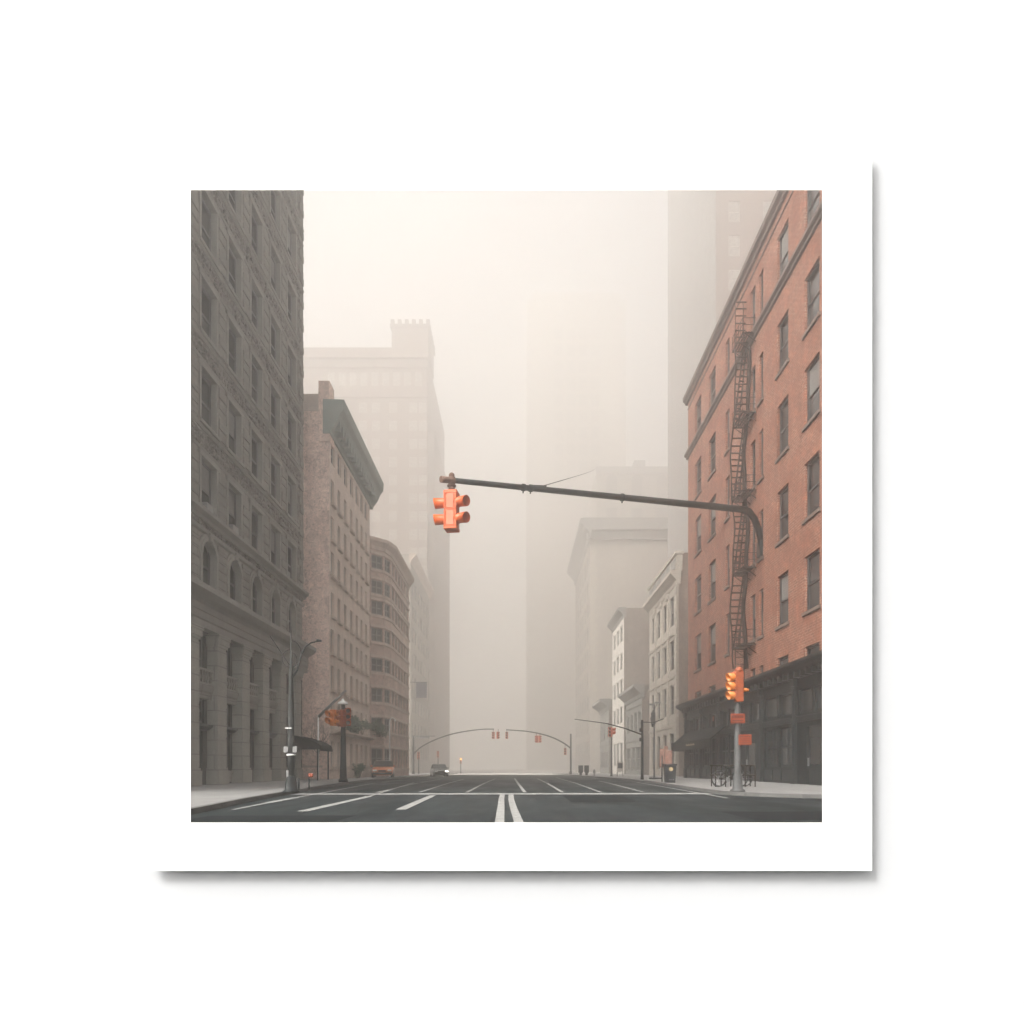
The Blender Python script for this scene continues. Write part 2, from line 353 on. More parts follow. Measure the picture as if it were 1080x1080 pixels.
def put_windows(root, pl, ops, style='hung', depth=.3, fm='frame_dark', gm='glass', sill=None, extras=0.0, name='window'):
    org = Vector(origin(root))
    for a0, a1, c0, c1 in ops:
        ms = win_meshes(a1 - a0, c1 - c0, style)
        w = inst(name, mm(ms['frame'], fm), root, Vector(pl.p((a0 + a1) / 2, c0, depth)) - org, pl.ang)
        inst('pane', mm(ms['pane'], gm), w)
        if sill:
            so = inst('sill', mm(ms['sill'], sill), w, (0, -depth + .06 if depth > .2 else 0, 0))
        q = rnd.random()
        if q < extras * .65: inst('blind', mm(ms['blind'], 'blind'), w, (0, 0, 0)).scale = (1, 1, 1)
        elif q < extras: inst('curtain', mm(ms['curtain'], 'curtain'), w)
def shell(root, x0, x1, y0, y1, z1, faces, wallm, depth=.3, z0=None, name='wall', roof=True):
    """Four walls of a block; faces maps 'front'(y0) / 'west'(x0) / 'east'(x1) to opening lists."""
    mb = MB(); z0 = sz(y0) - .3 - .0055 * (y1 - y0) if z0 is None else z0
    pls = {'front': (Plane(x0, y0, 0), x1 - x0), 'west': (Plane(x0, y1, -90), y1 - y0), 'east': (Plane(x1, y0, 90), y1 - y0)}
    for k, (pl, ln) in pls.items(): facade(mb, pl, 0, ln, z0, z1, faces.get(k, []), depth)
    mb.quad((x0, y1, z0), (x1, y1, z0), (x1, y1, z1), (x0, y1, z1))
    o = mb.build(name, wallm, root)
    if roof:
        r = MB(); r.box(x0 + .02, x1 - .02, y0 + .02, y1 - .02, z1 - .25, z1 + .004); r.build('roof', 'roofing', root)
    return {k: v[0] for k, v in pls.items()}
def grid(cols, rows):
    return [(a, b, c, d) for c, d in rows for a, b in cols]
# ---------------------------------------------------------------- the setting
def interp(tab, y):
    if y <= tab[0][0]: return tab[0][1]
    for (a, p), (b, q) in zip(tab, tab[1:]):
        if y <= b: return p + (q - p) * (y - a) / (b - a)
    return tab[-1][1]
LK = [(-40, -5.2), (0, -5.8), (8, -6.2), (13.7, -6.7), (18.7, -7.5), (22.6, -7.95), (31, -8.9), (43.7, -9.8), (58, -10.2), (75, -10.7), (90, -11.2), (130, -11.5), (700, -11.5)]
RK = [(23.5, 7.15), (27, 7.2), (33, 7.55), (40, 7.9), (50, 8.1), (70, 7.6), (90, 7.0), (130, 6.9), (700, 6.9)]
YS = sorted({-40, 0, 4, 8, 11, 13.7, 16, 18.7, 20.5, 22.6, 25, 28, 31, 35, 40, 43.7, 50, 58, 66, 75, 82, 90, 100, 115, 130, 160, 200, 250, 400, 700})
def sheet(name, left, right, ys, dz, m, kind='structure'):
    mb = MB()
    for a, b in zip(ys, ys[1:]):
        mb.quad((left(a), a, gz(a) + dz), (right(a), a, gz(a) + dz), (right(b), b, gz(b) + dz), (left(b), b, gz(b) + dz))
    o = mb.build(name, m); o['kind'] = kind; return o
sheet('ground', lambda y: -400, lambda y: 400, sorted({-60, *YS[1:]}), -.03, 'ground')
sheet('road', lambda y: -60, lambda y: 60, YS, 0.0, 'asphalt')
sheet('bounce_ground', lambda y: -300, lambda y: 300, [y for y in YS if y >= 100], .012, 'bounce_ground')  # added pale ground that bounces light up into the low street fog
YL = [y for y in YS if -40 <= y <= 130]
sheet('pavement_left', lambda y: -70, lambda y: interp(LK, y) - .16, YL, KERB, 'pavement')
mb = MB()
for a, b in zip(YL, YL[1:]):
    x0, x1 = interp(LK, a), interp(LK, b); za, zb = gz(a), gz(b)
    mb.quad((x0, a, za - .02), (x1, b, zb - .02), (x1, b, zb + KERB + .004), (x0, a, za + KERB + .004))
    mb.quad((x0, a, za + KERB + .004), (x1, b, zb + KERB + .004), (x1 - .16, b, zb + KERB + .004), (x0 - .16, a, za + KERB + .004))
    mb.quad((x0 - .16, a, za + KERB - .05), (x1 - .16, b, zb + KERB - .05), (x1 - .16, b, zb + KERB + .004), (x0 - .16, a, za + KERB + .004))
mb.build('kerb_left', 'kerb')['kind'] = 'structure'
corner = [(70, 19.5), (40, 19.6), (18, 19.7), (13, 19.8), (10.4, 20.1), (8.9, 20.7), (7.9, 21.6), (7.4, 22.5), (7.15, 23.5)]
YR = sorted({23.5, *[y for y in YS if 23.5 < y <= 130]})
mb = MB(); mb.quad(*[(x, y, KERB) for x, y in corner] + [(70, 23.5, KERB)])
for a, b in zip(YR, YR[1:]):
    mb.quad((interp(RK, a), a, gz(a) + KERB), (70, a, gz(a) + KERB), (70, b, gz(b) + KERB), (interp(RK, b), b, gz(b) + KERB))
mb.build('pavement_right', 'pavement')['kind'] = 'structure'
pts = corner + [(interp(RK, y), y) for y in YR[1:]]
mb = MB()
for (xa, ya), (xb, yb) in zip(pts, pts[1:]):
    n = Vector((-(yb - ya), xb - xa)).normalized() * -.16
    if True:
        pa, pb = Vector((xa, ya)), Vector((xb, yb)); n = Vector((yb - ya, -(xb - xa))).normalized() * .16; n = -n if n.x < 0 and abs(n.x) > abs(n.y) else n
        qa, qb = pa - Vector((.012, .012)), pb - Vector((.012, .012)); ia, ib = pa + n, pb + n
        if abs(n.y) > abs(n.x): ia, ib = pa + Vector((0, abs(n.y))), pb + Vector((0, abs(n.y)))
        za, zb = gz(ya), gz(yb)
        mb.quad((*qa, za - .02), (*qb, zb - .02), (*qb, zb + KERB + .004), (*qa, za + KERB + .004))
        mb.quad((*qa, za + KERB + .004), (*qb, zb + KERB + .004), (*ib, zb + KERB + .004), (*ia, za + KERB + .004))
mb.build('kerb_right', 'kerb')['kind'] = 'structure'
def stripe(pts, w, name='road_marking', h=.006):
    """A painted line that follows points (x, y)."""
    mb = MB(); P = []
    for (x, y), (x2, y2) in zip(pts, pts[1:]):
        n = max(1, int(abs(y2 - y) / 6)); P += [(x + (x2 - x) * k / n, y + (y2 - y) * k / n) for k in range(n)]
    P.append(pts[-1])
    for (xa, ya), (xb, yb) in zip(P, P[1:]):
        mb.quad((xa - w / 2, ya, gz(ya) + h), (xa + w / 2, ya, gz(ya) + h), (xb + w / 2, yb, gz(yb) + h), (xb - w / 2, yb, gz(yb) + h))
    o = mb.build(name, 'paint'); o['kind'] = 'structure'; return o
def cross(x0, x1, y0, y1, skew=0.0):
    mb = MB(); mb.quad((x0, y0 + skew, .005), (x1, y0, .005), (x1, y1, .005), (x0, y1 + skew, .005))
    o = mb.build('road_marking', 'paint'); o['kind'] = 'structure'
cross(-7.9, 7.0, 23.5, 24.6, -.4)
stripe([(-.22, 4), (-.28, 9), (-.31, 12), (-.38, 16), (-.46, 20), (-.5, 23.2)], .17)
stripe([(.08, 4), (.06, 9), (.03, 12), (-.08, 16), (-.17, 20), (-.2, 23.2)], .17)
stripe([(-1.9, 25.2), (-1.85, 58)], .12)
stripe([(.31, 25.2), (.05, 40), (-.2, 60)], .14)
stripe([(1.74, 25.2), (1.8, 58)], .13)
stripe([(3.2, 25.2), (3.9, 66)], .13)
stripe([(4.85, 25.4), (5.7, 46)], .13)
stripe([(-3.7, 25.2), (-4.3, 54)], .12)
stripe([(-5.3, 25), (-5.7, 35), (-6.3, 56)], .12)
stripe([(-4.72, 14.6), (-4.85, 21.8)], .25)
stripe([(-4.86, 21.8), (-5.1, 25), (-6.2, 40)], .12)
stripe([(-2.66, 15.2), (-2.86, 22.6)], .24)
stripe([(-6.5, 15.2), (-6.85, 19.2), (-7.2, 24), (-8.2, 37), (-8.6, 50)], .12)
stripe([(-6.74, 18.0), (-6.98, 21)], .24, h=.010)
stripe([(6.55, 20.6), (6.75, 25), (7.1, 33), (7.4, 41)], .14)

def crack(pts, w):
    mb = MB(); P = []
    for (xa, ya), (xb, yb) in zip(pts, pts[1:]):
        for k in range(8): P.append((xa + (xb - xa) * k / 8 + rnd.gauss(0, .04), ya + (yb - ya) * k / 8 + rnd.gauss(0, .05)))
    P.append(pts[-1])
    for (xa, ya), (xb, yb) in zip(P, P[1:]):
        d = Vector((yb - ya, -(xb - xa))).normalized() * w * rnd.uniform(.5, 1)
        mb.quad((xa - d.x, ya - d.y, .0042), (xa + d.x, ya + d.y, .0042), (xb + d.x, yb + d.y, .0042), (xb - d.x, yb - d.y, .0042))
    o = mb.build('road_crack', 'tar'); o['kind'] = 'structure'
crack([(.3, 22.5), (1.1, 18.6), (3.1, 16.8), (6.5, 17.6), (9, 18.4)], .03); crack([(-7, 13.2), (-3.4, 13.6), (-1.2, 13.1)], .025); crack([(2.2, 23.2), (3.4, 19.0), (3.1, 16.8)], .025); crack([(-5.6, 23), (-4.0, 17.5), (-3.4, 13.6)], .02); crack([(.9, 14), (1.7, 12.2), (4.2, 11.4)], .02)
def patch(x0, x1, y0, y1):
    mb = MB(); mb.quad((x0, y0, .0036), (x1, y0 + .1, .0036), (x1 + .08, y1, .0036), (x0 + .05, y1 - .06, .0036)); o = mb.build('road_patch', 'patch'); o['kind'] = 'structure'
patch(1.5, 3.4, 18.2, 22.4); patch(-6.2, -3.3, 11.2, 13.4); patch(4.4, 7.5, 12.2, 14.6)
# ---------------------------------------------------------------- the mount: a white wall with a raised white board and a square opening
WY = 2.2
def wx(u): return (u - U0) / F * WY
def wz(v): return CAM_H - (v - V0) / F * WY
pic = (wx(201.0), wx(867.2), wz(867.6), wz(200.4)); brd = (wx(149.6), wx(919.6), wz(918.4), wz(148.6))
def frame_mesh(mb, outer, inner, y0, y1):
    def ring(r, y): return [(r[0], y, r[2]), (r[1], y, r[2]), (r[1], y, r[3]), (r[0], y, r[3])]
    of, ob, nf, nb = [[mb.bm.verts.new(p) for p in ring(r, y)] for r, y in ((outer, y0), (outer, y1), (inner[0], y0), (inner[1], y1))]
    for k in range(4):
        j = (k + 1) % 4
        mb.bm.faces.new((of[k], of[j], nf[j], nf[k])); mb.bm.faces.new((ob[k], nb[k], nb[j], ob[j]))
        mb.bm.faces.new((of[k], ob[k], ob[j], of[j])); mb.bm.faces.new((nf[k], nf[j], nb[j], nb[k]))
    return mb
def grow(r, g): return (r[0] - g, r[1] + g, r[2] - g, r[3] + g)
GAP = .046
w = frame_mesh(MB(), (-4.4, 4.2, -.02, 4.35), (grow(pic, .10), grow(pic, .14)), WY + GAP, WY + GAP + .10).build('white_wall', 'white_wall')
tag(w, 'plain white wall behind the square white mount board', 'wall')
mount = thing('picture_mount', 'square white mount board standing off the white wall, a foggy avenue in its square opening', 'mount board', (0, WY, wz(918.4)))
frame_mesh(MB(), brd, (pic, grow(pic, .006)), WY, WY + .006).build('board', 'white_board', mount)
frame_mesh(MB(), grow(brd, -.05), (grow(brd, -.10), grow(brd, -.10)), WY + .0062, WY + GAP - .001).build('spacer', 'pole_dark', mount)

# ---------------------------------------------------------------- left: grey stone corner building
b = thing('stone_building', 'dark grey rock-faced stone building with pillared base and arched windows, nearest on the left', 'building', (-24, 32, KERB))
X1, Y0, Y1 = -14.1, 20.4, 43.6
PE = Plane(X1, Y0, 90)                          # s = y - Y0
BY = [29.5 + 2.78 * k for k in range(-3, 5)]; WW = 1.62
cols_ = [(y - Y0, y - Y0 + WW) for y in BY]
rows_ = [(14.85 + 4 * k - 2.42, 14.85 + 4 * k) for k in range(7)]
ops = grid(cols_, rows_)
mb = MB(); facade(mb, PE, 0, Y1 - Y0, 12.3, 42.6, ops, .4)
mb.quad((X1, Y1, -.3), (-34, Y1, -.3), (-34, Y1, 42.6), (X1, Y1, 42.6)); mb.quad((X1, Y0, -.3), (X1, Y0, 42.6), (-34, Y0, 42.6), (-34, Y0, -.3)); mb.quad((-34, Y0, -.3), (-34, Y0, 42.6), (-34, Y1, 42.6), (-34, Y1, -.3))
mb.build('wall', 'grey_rough', b)
MB().box(-33.9, X1 - .1, Y0 + .1, Y1 - .1, 42.2, 42.55).build('roof', 'roofing', b)
_pm = []
def surround(parent, w, h, depth, m='grey_trim'):
    key = ('sur', round(w, 2), round(h, 2), depth)
    if key not in _cache:
        s = MB(); t = .17
        s.box(-w / 2 - .1, -w / 2 + .07, -depth - .07, -.07, 0, h).box(w / 2 - .07, w / 2 + .1, -depth - .07, -.07, 0, h).box(-w / 2 - .16, w / 2 + .16, -depth - .1, -.07, h, h + .22)
        s.box(-w / 2 - .2, w / 2 + .2, -depth - .16, -.065, -.16, -.003)
        _cache[key] = s.mesh('surround')
    inst('surround', mm(_cache[key], m), parent)
before = set(b.children)
put_windows(b, PE, ops, 'hung', .27, 'frame_dark', 'glass', None, .25)
for c in b.children:
    if c not in before: surround(c, WW, 2.42, .27)
acs = [c for c in b.children if c.name.startswith('window') and abs(c.location.z + KERB - 12.43) < .1]
am = MB().box(-.36, .30, -.40, -.07, .12, .5, .02).mesh('air_conditioner'); am.materials.append(M['white_plate'])
for c in acs[3:5]: inst('air_conditioner', am, c)
for k, (z0, z1) in enumerate(rows_):           # courses that tie sills and lintels together
    for z, h, d in ((z0 - .34, .15, .10), (z1 + .28, .12, .08)):
        s = MB(); PE.prof(s, [(0, z), (d * .6, z), (d, z + h * .6), (d, z + h), (0, z + h)], 0, Y1 - Y0 + .08); s.build('string_course', 'grey_trim', b)
for i, y in enumerate(BY):                      # grooved piers between the windows
    s = MB()
    for z0, z1 in rows_:
        n = 5; hh = (z1 - z0) / n
        for q in range(n):
            PE.box(s, y - Y0 - 1.0 + (.03 * (q % 2)), y - Y0 - .24, z0 + q * hh + .03, z0 + (q + 1) * hh - .03, -.06 - .02 * ((q * 7 + i) % 3), .03)
    PE.box(s, y - Y0 - .95, y - Y0 - .28, 12.5, 42, -.02, .02); s.build('pier_blocks', 'grey_block', b)
s = MB(); z = 12.5; q = 0
while z < 42:
    PE.box(s, Y1 - Y0 - (.75 if q % 2 else .5), Y1 - Y0 + .04 + .03 * (q % 3 == 0), z, z + .44, -.05 - .025 * ((q * 5) % 3), .05); z += .5; q += 1
s.build('quoins', 'grey_block', b)
def rock_course(z0, z1, rowh=.38):
    s = MB(); PE.box(s, .1, Y1 - Y0 - .02, z0 + .01, z1 - .01, -.012, .01); z = z0; r_ = 0
    n = max(1, round((z1 - z0) / rowh)); hh = (z1 - z0) / n
    for r_ in range(n):
        a = .12
        while a < Y1 - Y0 - .3:
            w_ = min(rnd.uniform(.3, .8), Y1 - Y0 - .04 - a); d = rnd.uniform(.03, .15); za, zb = z0 + r_ * hh + .02, z0 + (r_ + 1) * hh - .02; i_ = rnd.uniform(.04, .1)
            A = [PE.p(x, z, 0) for x, z in ((a + .015, za), (a + w_ - .015, za), (a + w_ - .015, zb), (a + .015, zb))]
            B = [PE.p(x + rnd.uniform(-.03, .03), z + rnd.uniform(-.03, .03), -d * rnd.uniform(.6, 1.3)) for x, z in ((a + i_, za + i_), (a + w_ - i_, za + i_), (a + w_ - i_, zb - i_), (a + i_, zb - i_))]
            va = [s.bm.verts.new(v) for v in A]; vb = [s.bm.verts.new(v) for v in B]
            for k in range(4): s.bm.faces.new((va[k], va[(k + 1) % 4], vb[(k + 1) % 4], vb[k]))
            s.bm.faces.new(vb); a += w_
    s.build('rock_facing', 'grey_rough', b)
for z0, z1 in rows_[:-1]: rock_course(z1 + .42, z1 + 4 - 2.42 - .36)
rock_course(11.74, 12.0, .26)
# middle storey with round-headed windows
aops = [(y - Y0 + .1, y - Y0 + 1.5, 9.05, 11.25) for y in BY]
mb = MB(); facade(mb, PE, 0, Y1 - Y0, 8.6, 12.3, aops, .6); mb.build('arcade_wall', 'grey_block', b)
s = MB(); PE.prof(s, [(0, 12.0), (.1, 12.0), (.16, 12.15), (.34, 12.28), (.34, 12.44), (0, 12.5)], -.3, Y1 - Y0 + .34); s.build('belt_cornice', 'grey_trim', b)
s = MB(); PE.prof(s, [(0, 11.46), (.12, 11.5), (.14, 11.66), (0, 11.72)], 0, Y1 - Y0 + .1); s.build('string_course', 'grey_trim', b)
for i, (a0, a1, c0, c1) in enumerate(aops):
    ms = win_meshes(a1 - a0, c1 - c0, 'hung'); c_ = (a0 + a1) / 2; r = (a1 - a0) / 2; zc = c1 - r
    wn_ = inst('arched_window', mm(ms['frame'], 'frame_dark'), b, Vector(PE.p(c_, c0, .27)) - Vector(origin(b)), PE.ang); inst('pane', mm(ms['pane'], 'glass'), wn_)
    s = MB(); N = 14
    for q in range(N):                          # stone filling the corners above the arch, then the moulded ring
        t0, t1 = math.pi * q / N, math.pi * (q + 1) / N
        def P(t, rr): return (c_ - rr * math.cos(t), zc + rr * math.sin(t))
        (x0, z0), (x1, z1) = P(t0, r), P(t1, r)
        s.quad(PE.p(x0, z0, 0), PE.p(x1, z1, 0), PE.p(x1, c1 + .004, 0), PE.p(x0, c1 + .004, 0)); s.quad(PE.p(x0, z0, 0), PE.p(x1, z1, 0), PE.p(x1, z1, .5), PE.p(x0, z0, .5))
    s.build('arch_filling', 'grey_block', b)
    s = MB()
    for ra, rb, d in ((r - .02, r + .16, .12), (r + .16, r + .3, .07)):
        for q in range(N):
            t0, t1 = math.pi * q / N, math.pi * (q + 1) / N
            a_, b_, c2, d2 = P(t0, ra), P(t1, ra), P(t1, rb), P(t0, rb)
            s.quad(*[PE.p(x, z, -d) for x, z in (a_, b_, c2, d2)]); s.quad(PE.p(*a_, -d), PE.p(*b_, -d), PE.p(*b_, .3), PE.p(*a_, .3)); s.quad(PE.p(*d2, -d), PE.p(*c2, -d), PE.p(*c2, .05), PE.p(*d2, .05))
    for sg in (-1, 1): PE.box(s, c_ + sg * (r + .07) - .1, c_ + sg * (r + .07) + .1, c0, zc, -.1, .3)
    PE.box(s, c_ - .16, c_ + .16, c1 - .02, c1 + .34, -.2, .02)
    s.build('arch_moulding', 'grey_trim', b)
    if i < len(aops):
        s = MB()
        for q in range(6): PE.box(s, a1 + .22, a1 + 1.12 - .03 * (q % 2), 9.0 + q * .4 + .02, 9.0 + (q + 1) * .4 - .03, -.08, .03)
        PE.box(s, a1 + .26, a1 + 1.06, 9.0, 11.4, -.03, .02); s.build('pier_blocks', 'grey_block', b)
# entablature over the pillars
s = MB(); PE.prof(s, [(-.3, 7.2), (.12, 7.2), (.12, 7.5), (.18, 7.56), (.18, 8.2), (.28, 8.3), (.5, 8.42), (.72, 8.62), (.72, 8.86), (-.3, 8.95)], -.3, Y1 - Y0 + .7); s.build('entablature', 'grey_trim', b)
s = MB(); PE.prof(s, [(.17, 7.86), (.22, 7.88), (.22, 7.93), (.17, 7.95)], -.3, Y1 - Y0 + .3); s.build('string_course', 'grey_trim', b)
# ground floor: a recessed wall between the pillars
DEP = .48
gops = []; kinds = []
for i, y in enumerate(BY):
    a0 = y - Y0 + .16; a1 = a0 + 1.3
    gops += [(a0, a1, 4.95, 7.05), (a0, a1, 3.0, 4.1)]
    if i in (3, 5): gops.append((a0 + .15, a1 - .15, .13, 2.62)); kinds.append('door')
    elif i in (6, 7): gops.append((a0, a1, .13, 2.8)); kinds.append('gate')
    else: gops.append((a0, a1, .75, 2.62)); kinds.append('window')
PB = Plane(X1 - DEP, Y0, 90)
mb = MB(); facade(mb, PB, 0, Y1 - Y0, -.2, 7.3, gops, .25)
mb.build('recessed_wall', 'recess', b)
put_windows(b, PB, [g for g in gops if g[2] > 4], 'paired', .15, 'frame_dark', 'glass', None, .2)
put_windows(b, PB, [g for g in gops if 2.9 < g[2] < 4], 'hung', .15, 'frame_dark', 'glass', None, 0)
put_windows(b, PB, [g for g, k in zip([g for g in gops if g[2] < 2], kinds) if k == 'window'], 'paired', .15, 'frame_dark', 'glass', None, 0)
for g, k in zip([g for g in gops if g[2] < 2], kinds):
    if k == 'window':
        s = MB(); PB.box(s, g[0] - .05, g[1] + .05, .2, .7, -.06, .02); PB.box(s, g[0] - .1, g[1] + .1, .66, .76, -.16, .02); s.build('window_apron', 'grey_trim', b); continue
    s = MB(); PB.box(s, g[0], g[1], g[2], g[3], .1, .16)
    for za, zb in ((.3, 1.1), (1.25, g[3] - .15)):
        for ha in (0, 1):
            m0 = g[0] + .1 + ha * (g[1] - g[0]) / 2; PB.box(s, m0, m0 + (g[1] - g[0]) / 2 - .2, za, zb, .07, .12)
    d = s.build('door' if k == 'door' else 'gate', 'shop_black', b)
    s = MB(); PB.box(s, (g[0] + g[1]) / 2 + .05, (g[0] + g[1]) / 2 + .1, 1.0, 1.35, .0, .1); s.build('handle', 'steel', d)
for i, y in enumerate(BY):
    a0 = y - Y0; a1 = a0 + WW
    s = MB(); PE.prof(s, [(-DEP, 4.35), (-.25, 4.35), (-.16, 4.45), (-.1, 4.62), (-.1, 4.72), (-DEP, 4.74)], a0 - .02, a1 + .02); PE.box(s, a0, a1, 4.1, 4.36, .2, DEP); s.build('spandrel', 'grey_block', b)
    s = MB(); PE.box(s, a0, a1, 4.745, 4.82, .14, .34); PE.box(s, a0, a1, 5.36, 5.46, .1, .38)
    for q in range(6):
        t = a0 + (q + .5) * WW / 6; PE.box(s, t - .05, t + .05, 4.82, 5.36, .18, .30); PE.box(s, t - .075, t + .075, 4.98, 5.14, .15, .33)
    s.build('balustrade', 'grey_trim', b)
    s = MB(); PE.prof(s, [(-DEP, 2.66), (-.34, 2.68), (-.12, 2.82), (-.12, 2.92), (-DEP, 2.95)], a0 + .02, a1 - .02); s.build('door_hood', 'shop_trim', b)
    p0, p1 = a1, a1 + 1.16
    s = MB(); PE.box(s, p0 + .14, p1 - .08, .9, 6.85, 0, DEP + .1)
    zz = .95
    while zz < 6.5:
        PE.box(s, p0 + .12, p1 - .06, zz, min(zz + .66, 6.6), -.025, DEP + .05); zz += .7
    PE.box(s, p0 + .06, p1 - .02, 6.62, 6.75, -.06, DEP); PE.box(s, p0, p1 + .04, 6.75, 7.02, -.12, DEP); PE.box(s, p0 - .04, p1 + .08, 7.02, 7.2, -.17, DEP)
    pb = s.build('pillar', 'pillar', b)
    s = MB(); PE.box(s, p0 + .02, p1 + .02, -.1, .8, -.12, DEP); PE.box(s, p0 + .06, p1 - .02, .8, .92, -.07, DEP); s.build('plinth', 'pillar', pb)
s = MB(); PE.box(s, 0, BY[0] - Y0 + .05, -.1, 7.2, 0, DEP + .1); s.build('corner_wall', 'grey_block', b)

# ---------------------------------------------------------------- right: orange-red brick corner building
b = thing('brick_building', 'orange-red brick corner building with a black shopfront and iron fire escape', 'building', (25, 40, KERB))
X0, Y0, Y1 = 14.2, 24.0, 55.0
cy = [(27.3, 28.9), (31.13, 32.76), (34.7, 36.2), (38.25, 38.9), (39.5, 40.3), (44.3, 45.12), (47.4, 49.05), (51.1, 52.8)]
colsW = [(Y1 - q, Y1 - p) for p, q in cy]
rowsW = [(4.6, 6.85), (8.56, 11.28), (13.1, 15.85), (17.7, 20.5), (22.26, 24.96), (27.0, 29.7)]
frontW = grid([(2.2 + 4.6 * k, 3.9 + 4.6 * k) for k in range(4)], rowsW[1:])
pls = shell(b, X0, 36, Y0, Y1, 31.4, {'west': grid(colsW, rowsW), 'front': frontW}, 'red_brick', .34)
put_windows(b, pls['front'], frontW, 'hung', .2, 'frame_dark', 'glass', 'sill_stone', .3)
put_windows(b, pls['west'], grid(colsW, rowsW[:1]), 'hung', .2, 'frame_dark', 'glass', None, .1)
put_windows(b, pls['west'], grid(colsW, rowsW[1:5]), 'hung', .2, 'frame_dark', 'glass', 'sill_stone', .35)
put_windows(b, pls['west'], grid(colsW, rowsW[5:]), 'hung', .2, 'frame_dark', 'glass', None, .45)
W = pls['west']
s = MB(); W.prof(s, [(0, 26.45), (.1, 26.5), (.12, 26.62), (.26, 26.72), (.26, 26.9), (0, 26.96)], -.26, Y1 - Y0); s.build('belt_course', 'brick_trim', b)
s = MB(); W.prof(s, [(-.4, 31.05), (.14, 31.05), (.18, 31.2), (.34, 31.34), (.36, 31.62), (-.4, 31.66)], -.36, Y1 - Y0); s.build('coping', 'brick_trim', b)
s = MB(); W.prof(s, [(0, 30.5), (.05, 30.5), (.05, 30.57), (0, 30.57)], 0, Y1 - Y0); s.build('brick_string', 'brick_trim', b)
# black shopfront
SF = Plane(X0 - .34, 54.4, -90); SL = 54.4 - 25.0
bays = [(25.3, 28.9), (29.4, 32.7), (33.2, 37.2), (37.7, 41.2), (41.7, 45.3), (45.8, 49.6), (50.1, 54.0)]
sops = []
up = []; lo = []; dr = []
for k, (p, q) in enumerate(bays):
    a0, a1 = 54.4 - q, 54.4 - p
    n = 2; up += [(a0 + (a1 - a0) * j / 2 + .12, a0 + (a1 - a0) * (j + 1) / 2 - .12, 3.55, 4.75) for j in range(2)]
    if k in (1, 3): dr.append((a0 + .9, a1 - .9, .13, 2.9))
    else: lo += [(a0 + (a1 - a0) * j / 2 + .12, a0 + (a1 - a0) * (j + 1) / 2 - .12, .95, 3.05) for j in range(2)]
mb = MB(); facade(mb, SF, 0, SL, -.25, 5.6, up + lo + dr, .28)
mb.quad(SF.p(0, -.25), SF.p(0, 5.6), SF.p(0, 5.6, .34), SF.p(0, -.25, .34)); mb.quad(SF.p(SL, -.25), SF.p(SL, 5.6), SF.p(SL, 5.6, .34), SF.p(SL, -.25, .34))
sf = mb.build('shopfront', 'shop_black', b)
for o_, st in ((up, 'hung'), (lo, 'paired')): put_windows(b, SF, o_, 'paired' if st == 'paired' else 'plain', .16, 'shop_trim', 'glass', None, 0, 'shop_window')
for g in dr:
    s = MB(); SF.box(s, g[0], g[1], g[2], g[3], .14, .2); SF.box(s, g[0] + .15, g[1] - .15, .35, 1.0, .11, .15); SF.box(s, g[0] + .15, g[1] - .15, 2.45, 2.8, .11, .15)
    d = s.build('door', 'shop_trim', b)
    s = MB(); SF.box(s, g[0] + .2, g[1] - .2, 1.1, 2.35, .12, .16); s.build('pane', 'glass', d); s = MB(); SF.box(s, g[0] + .06, g[0] + .1, 1.0, 1.4, .04, .12); s.build('handle', 'steel', d)
for k, y in enumerate([25.1, 29.15, 32.95, 37.45, 41.45, 45.55, 49.85, 54.2]):
    a = 54.4 - y
    s = MB(); SF.box(s, a - .17, a + .17, -.2, 5.3, -.14, .02); SF.box(s, a - .22, a + .22, -.2, .8, -.2, .02); SF.box(s, a - .21, a + .21, 4.95, 5.3, -.22, .02); SF.box(s, a - .1, a + .1, 1.0, 4.8, -.17, -.13); s.build('pilaster', 'shop_trim', b)
for p, q in bays:
    a0, a1 = 54.4 - q, 54.4 - p
    s = MB(); SF.box(s, a0 + .06, a1 - .06, 3.16, 3.42, -.08, .02); SF.box(s, a0 + .06, a1 - .06, 3.42, 3.48, -.14, .02)
    s.build('transom_moulding', 'shop_trim', b)
    if (p, q) not in (bays[1], bays[3]):
        s = MB()
        for j in range(3): SF.box(s, a0 + .2 + j * (a1 - a0 - .2) / 3, a0 + (j + 1) * (a1 - a0 - .2) / 3, .25, .8, -.06, .02)
        s.build('stall_riser', 'shop_trim', b)
s = MB(); SF.prof(s, [(-.34, 5.3), (.1, 5.3), (.14, 5.48), (.3, 5.56), (.62, 5.72), (.72, 5.86), (.72, 6.0), (-.34, 6.12)], -.5, SL + .5); s.build('shop_cornice', 'shop_black', b)
s = MB()
for j in range(44): SF.box(s, .3 + j * .66, .3 + j * .66 + .2, 5.3, 5.62, -.42, .0)
SF.box(s, .3, SL - .3, 5.42, 5.56, -.2, -.04); s.build('cornice_brackets', 'shop_trim', b)
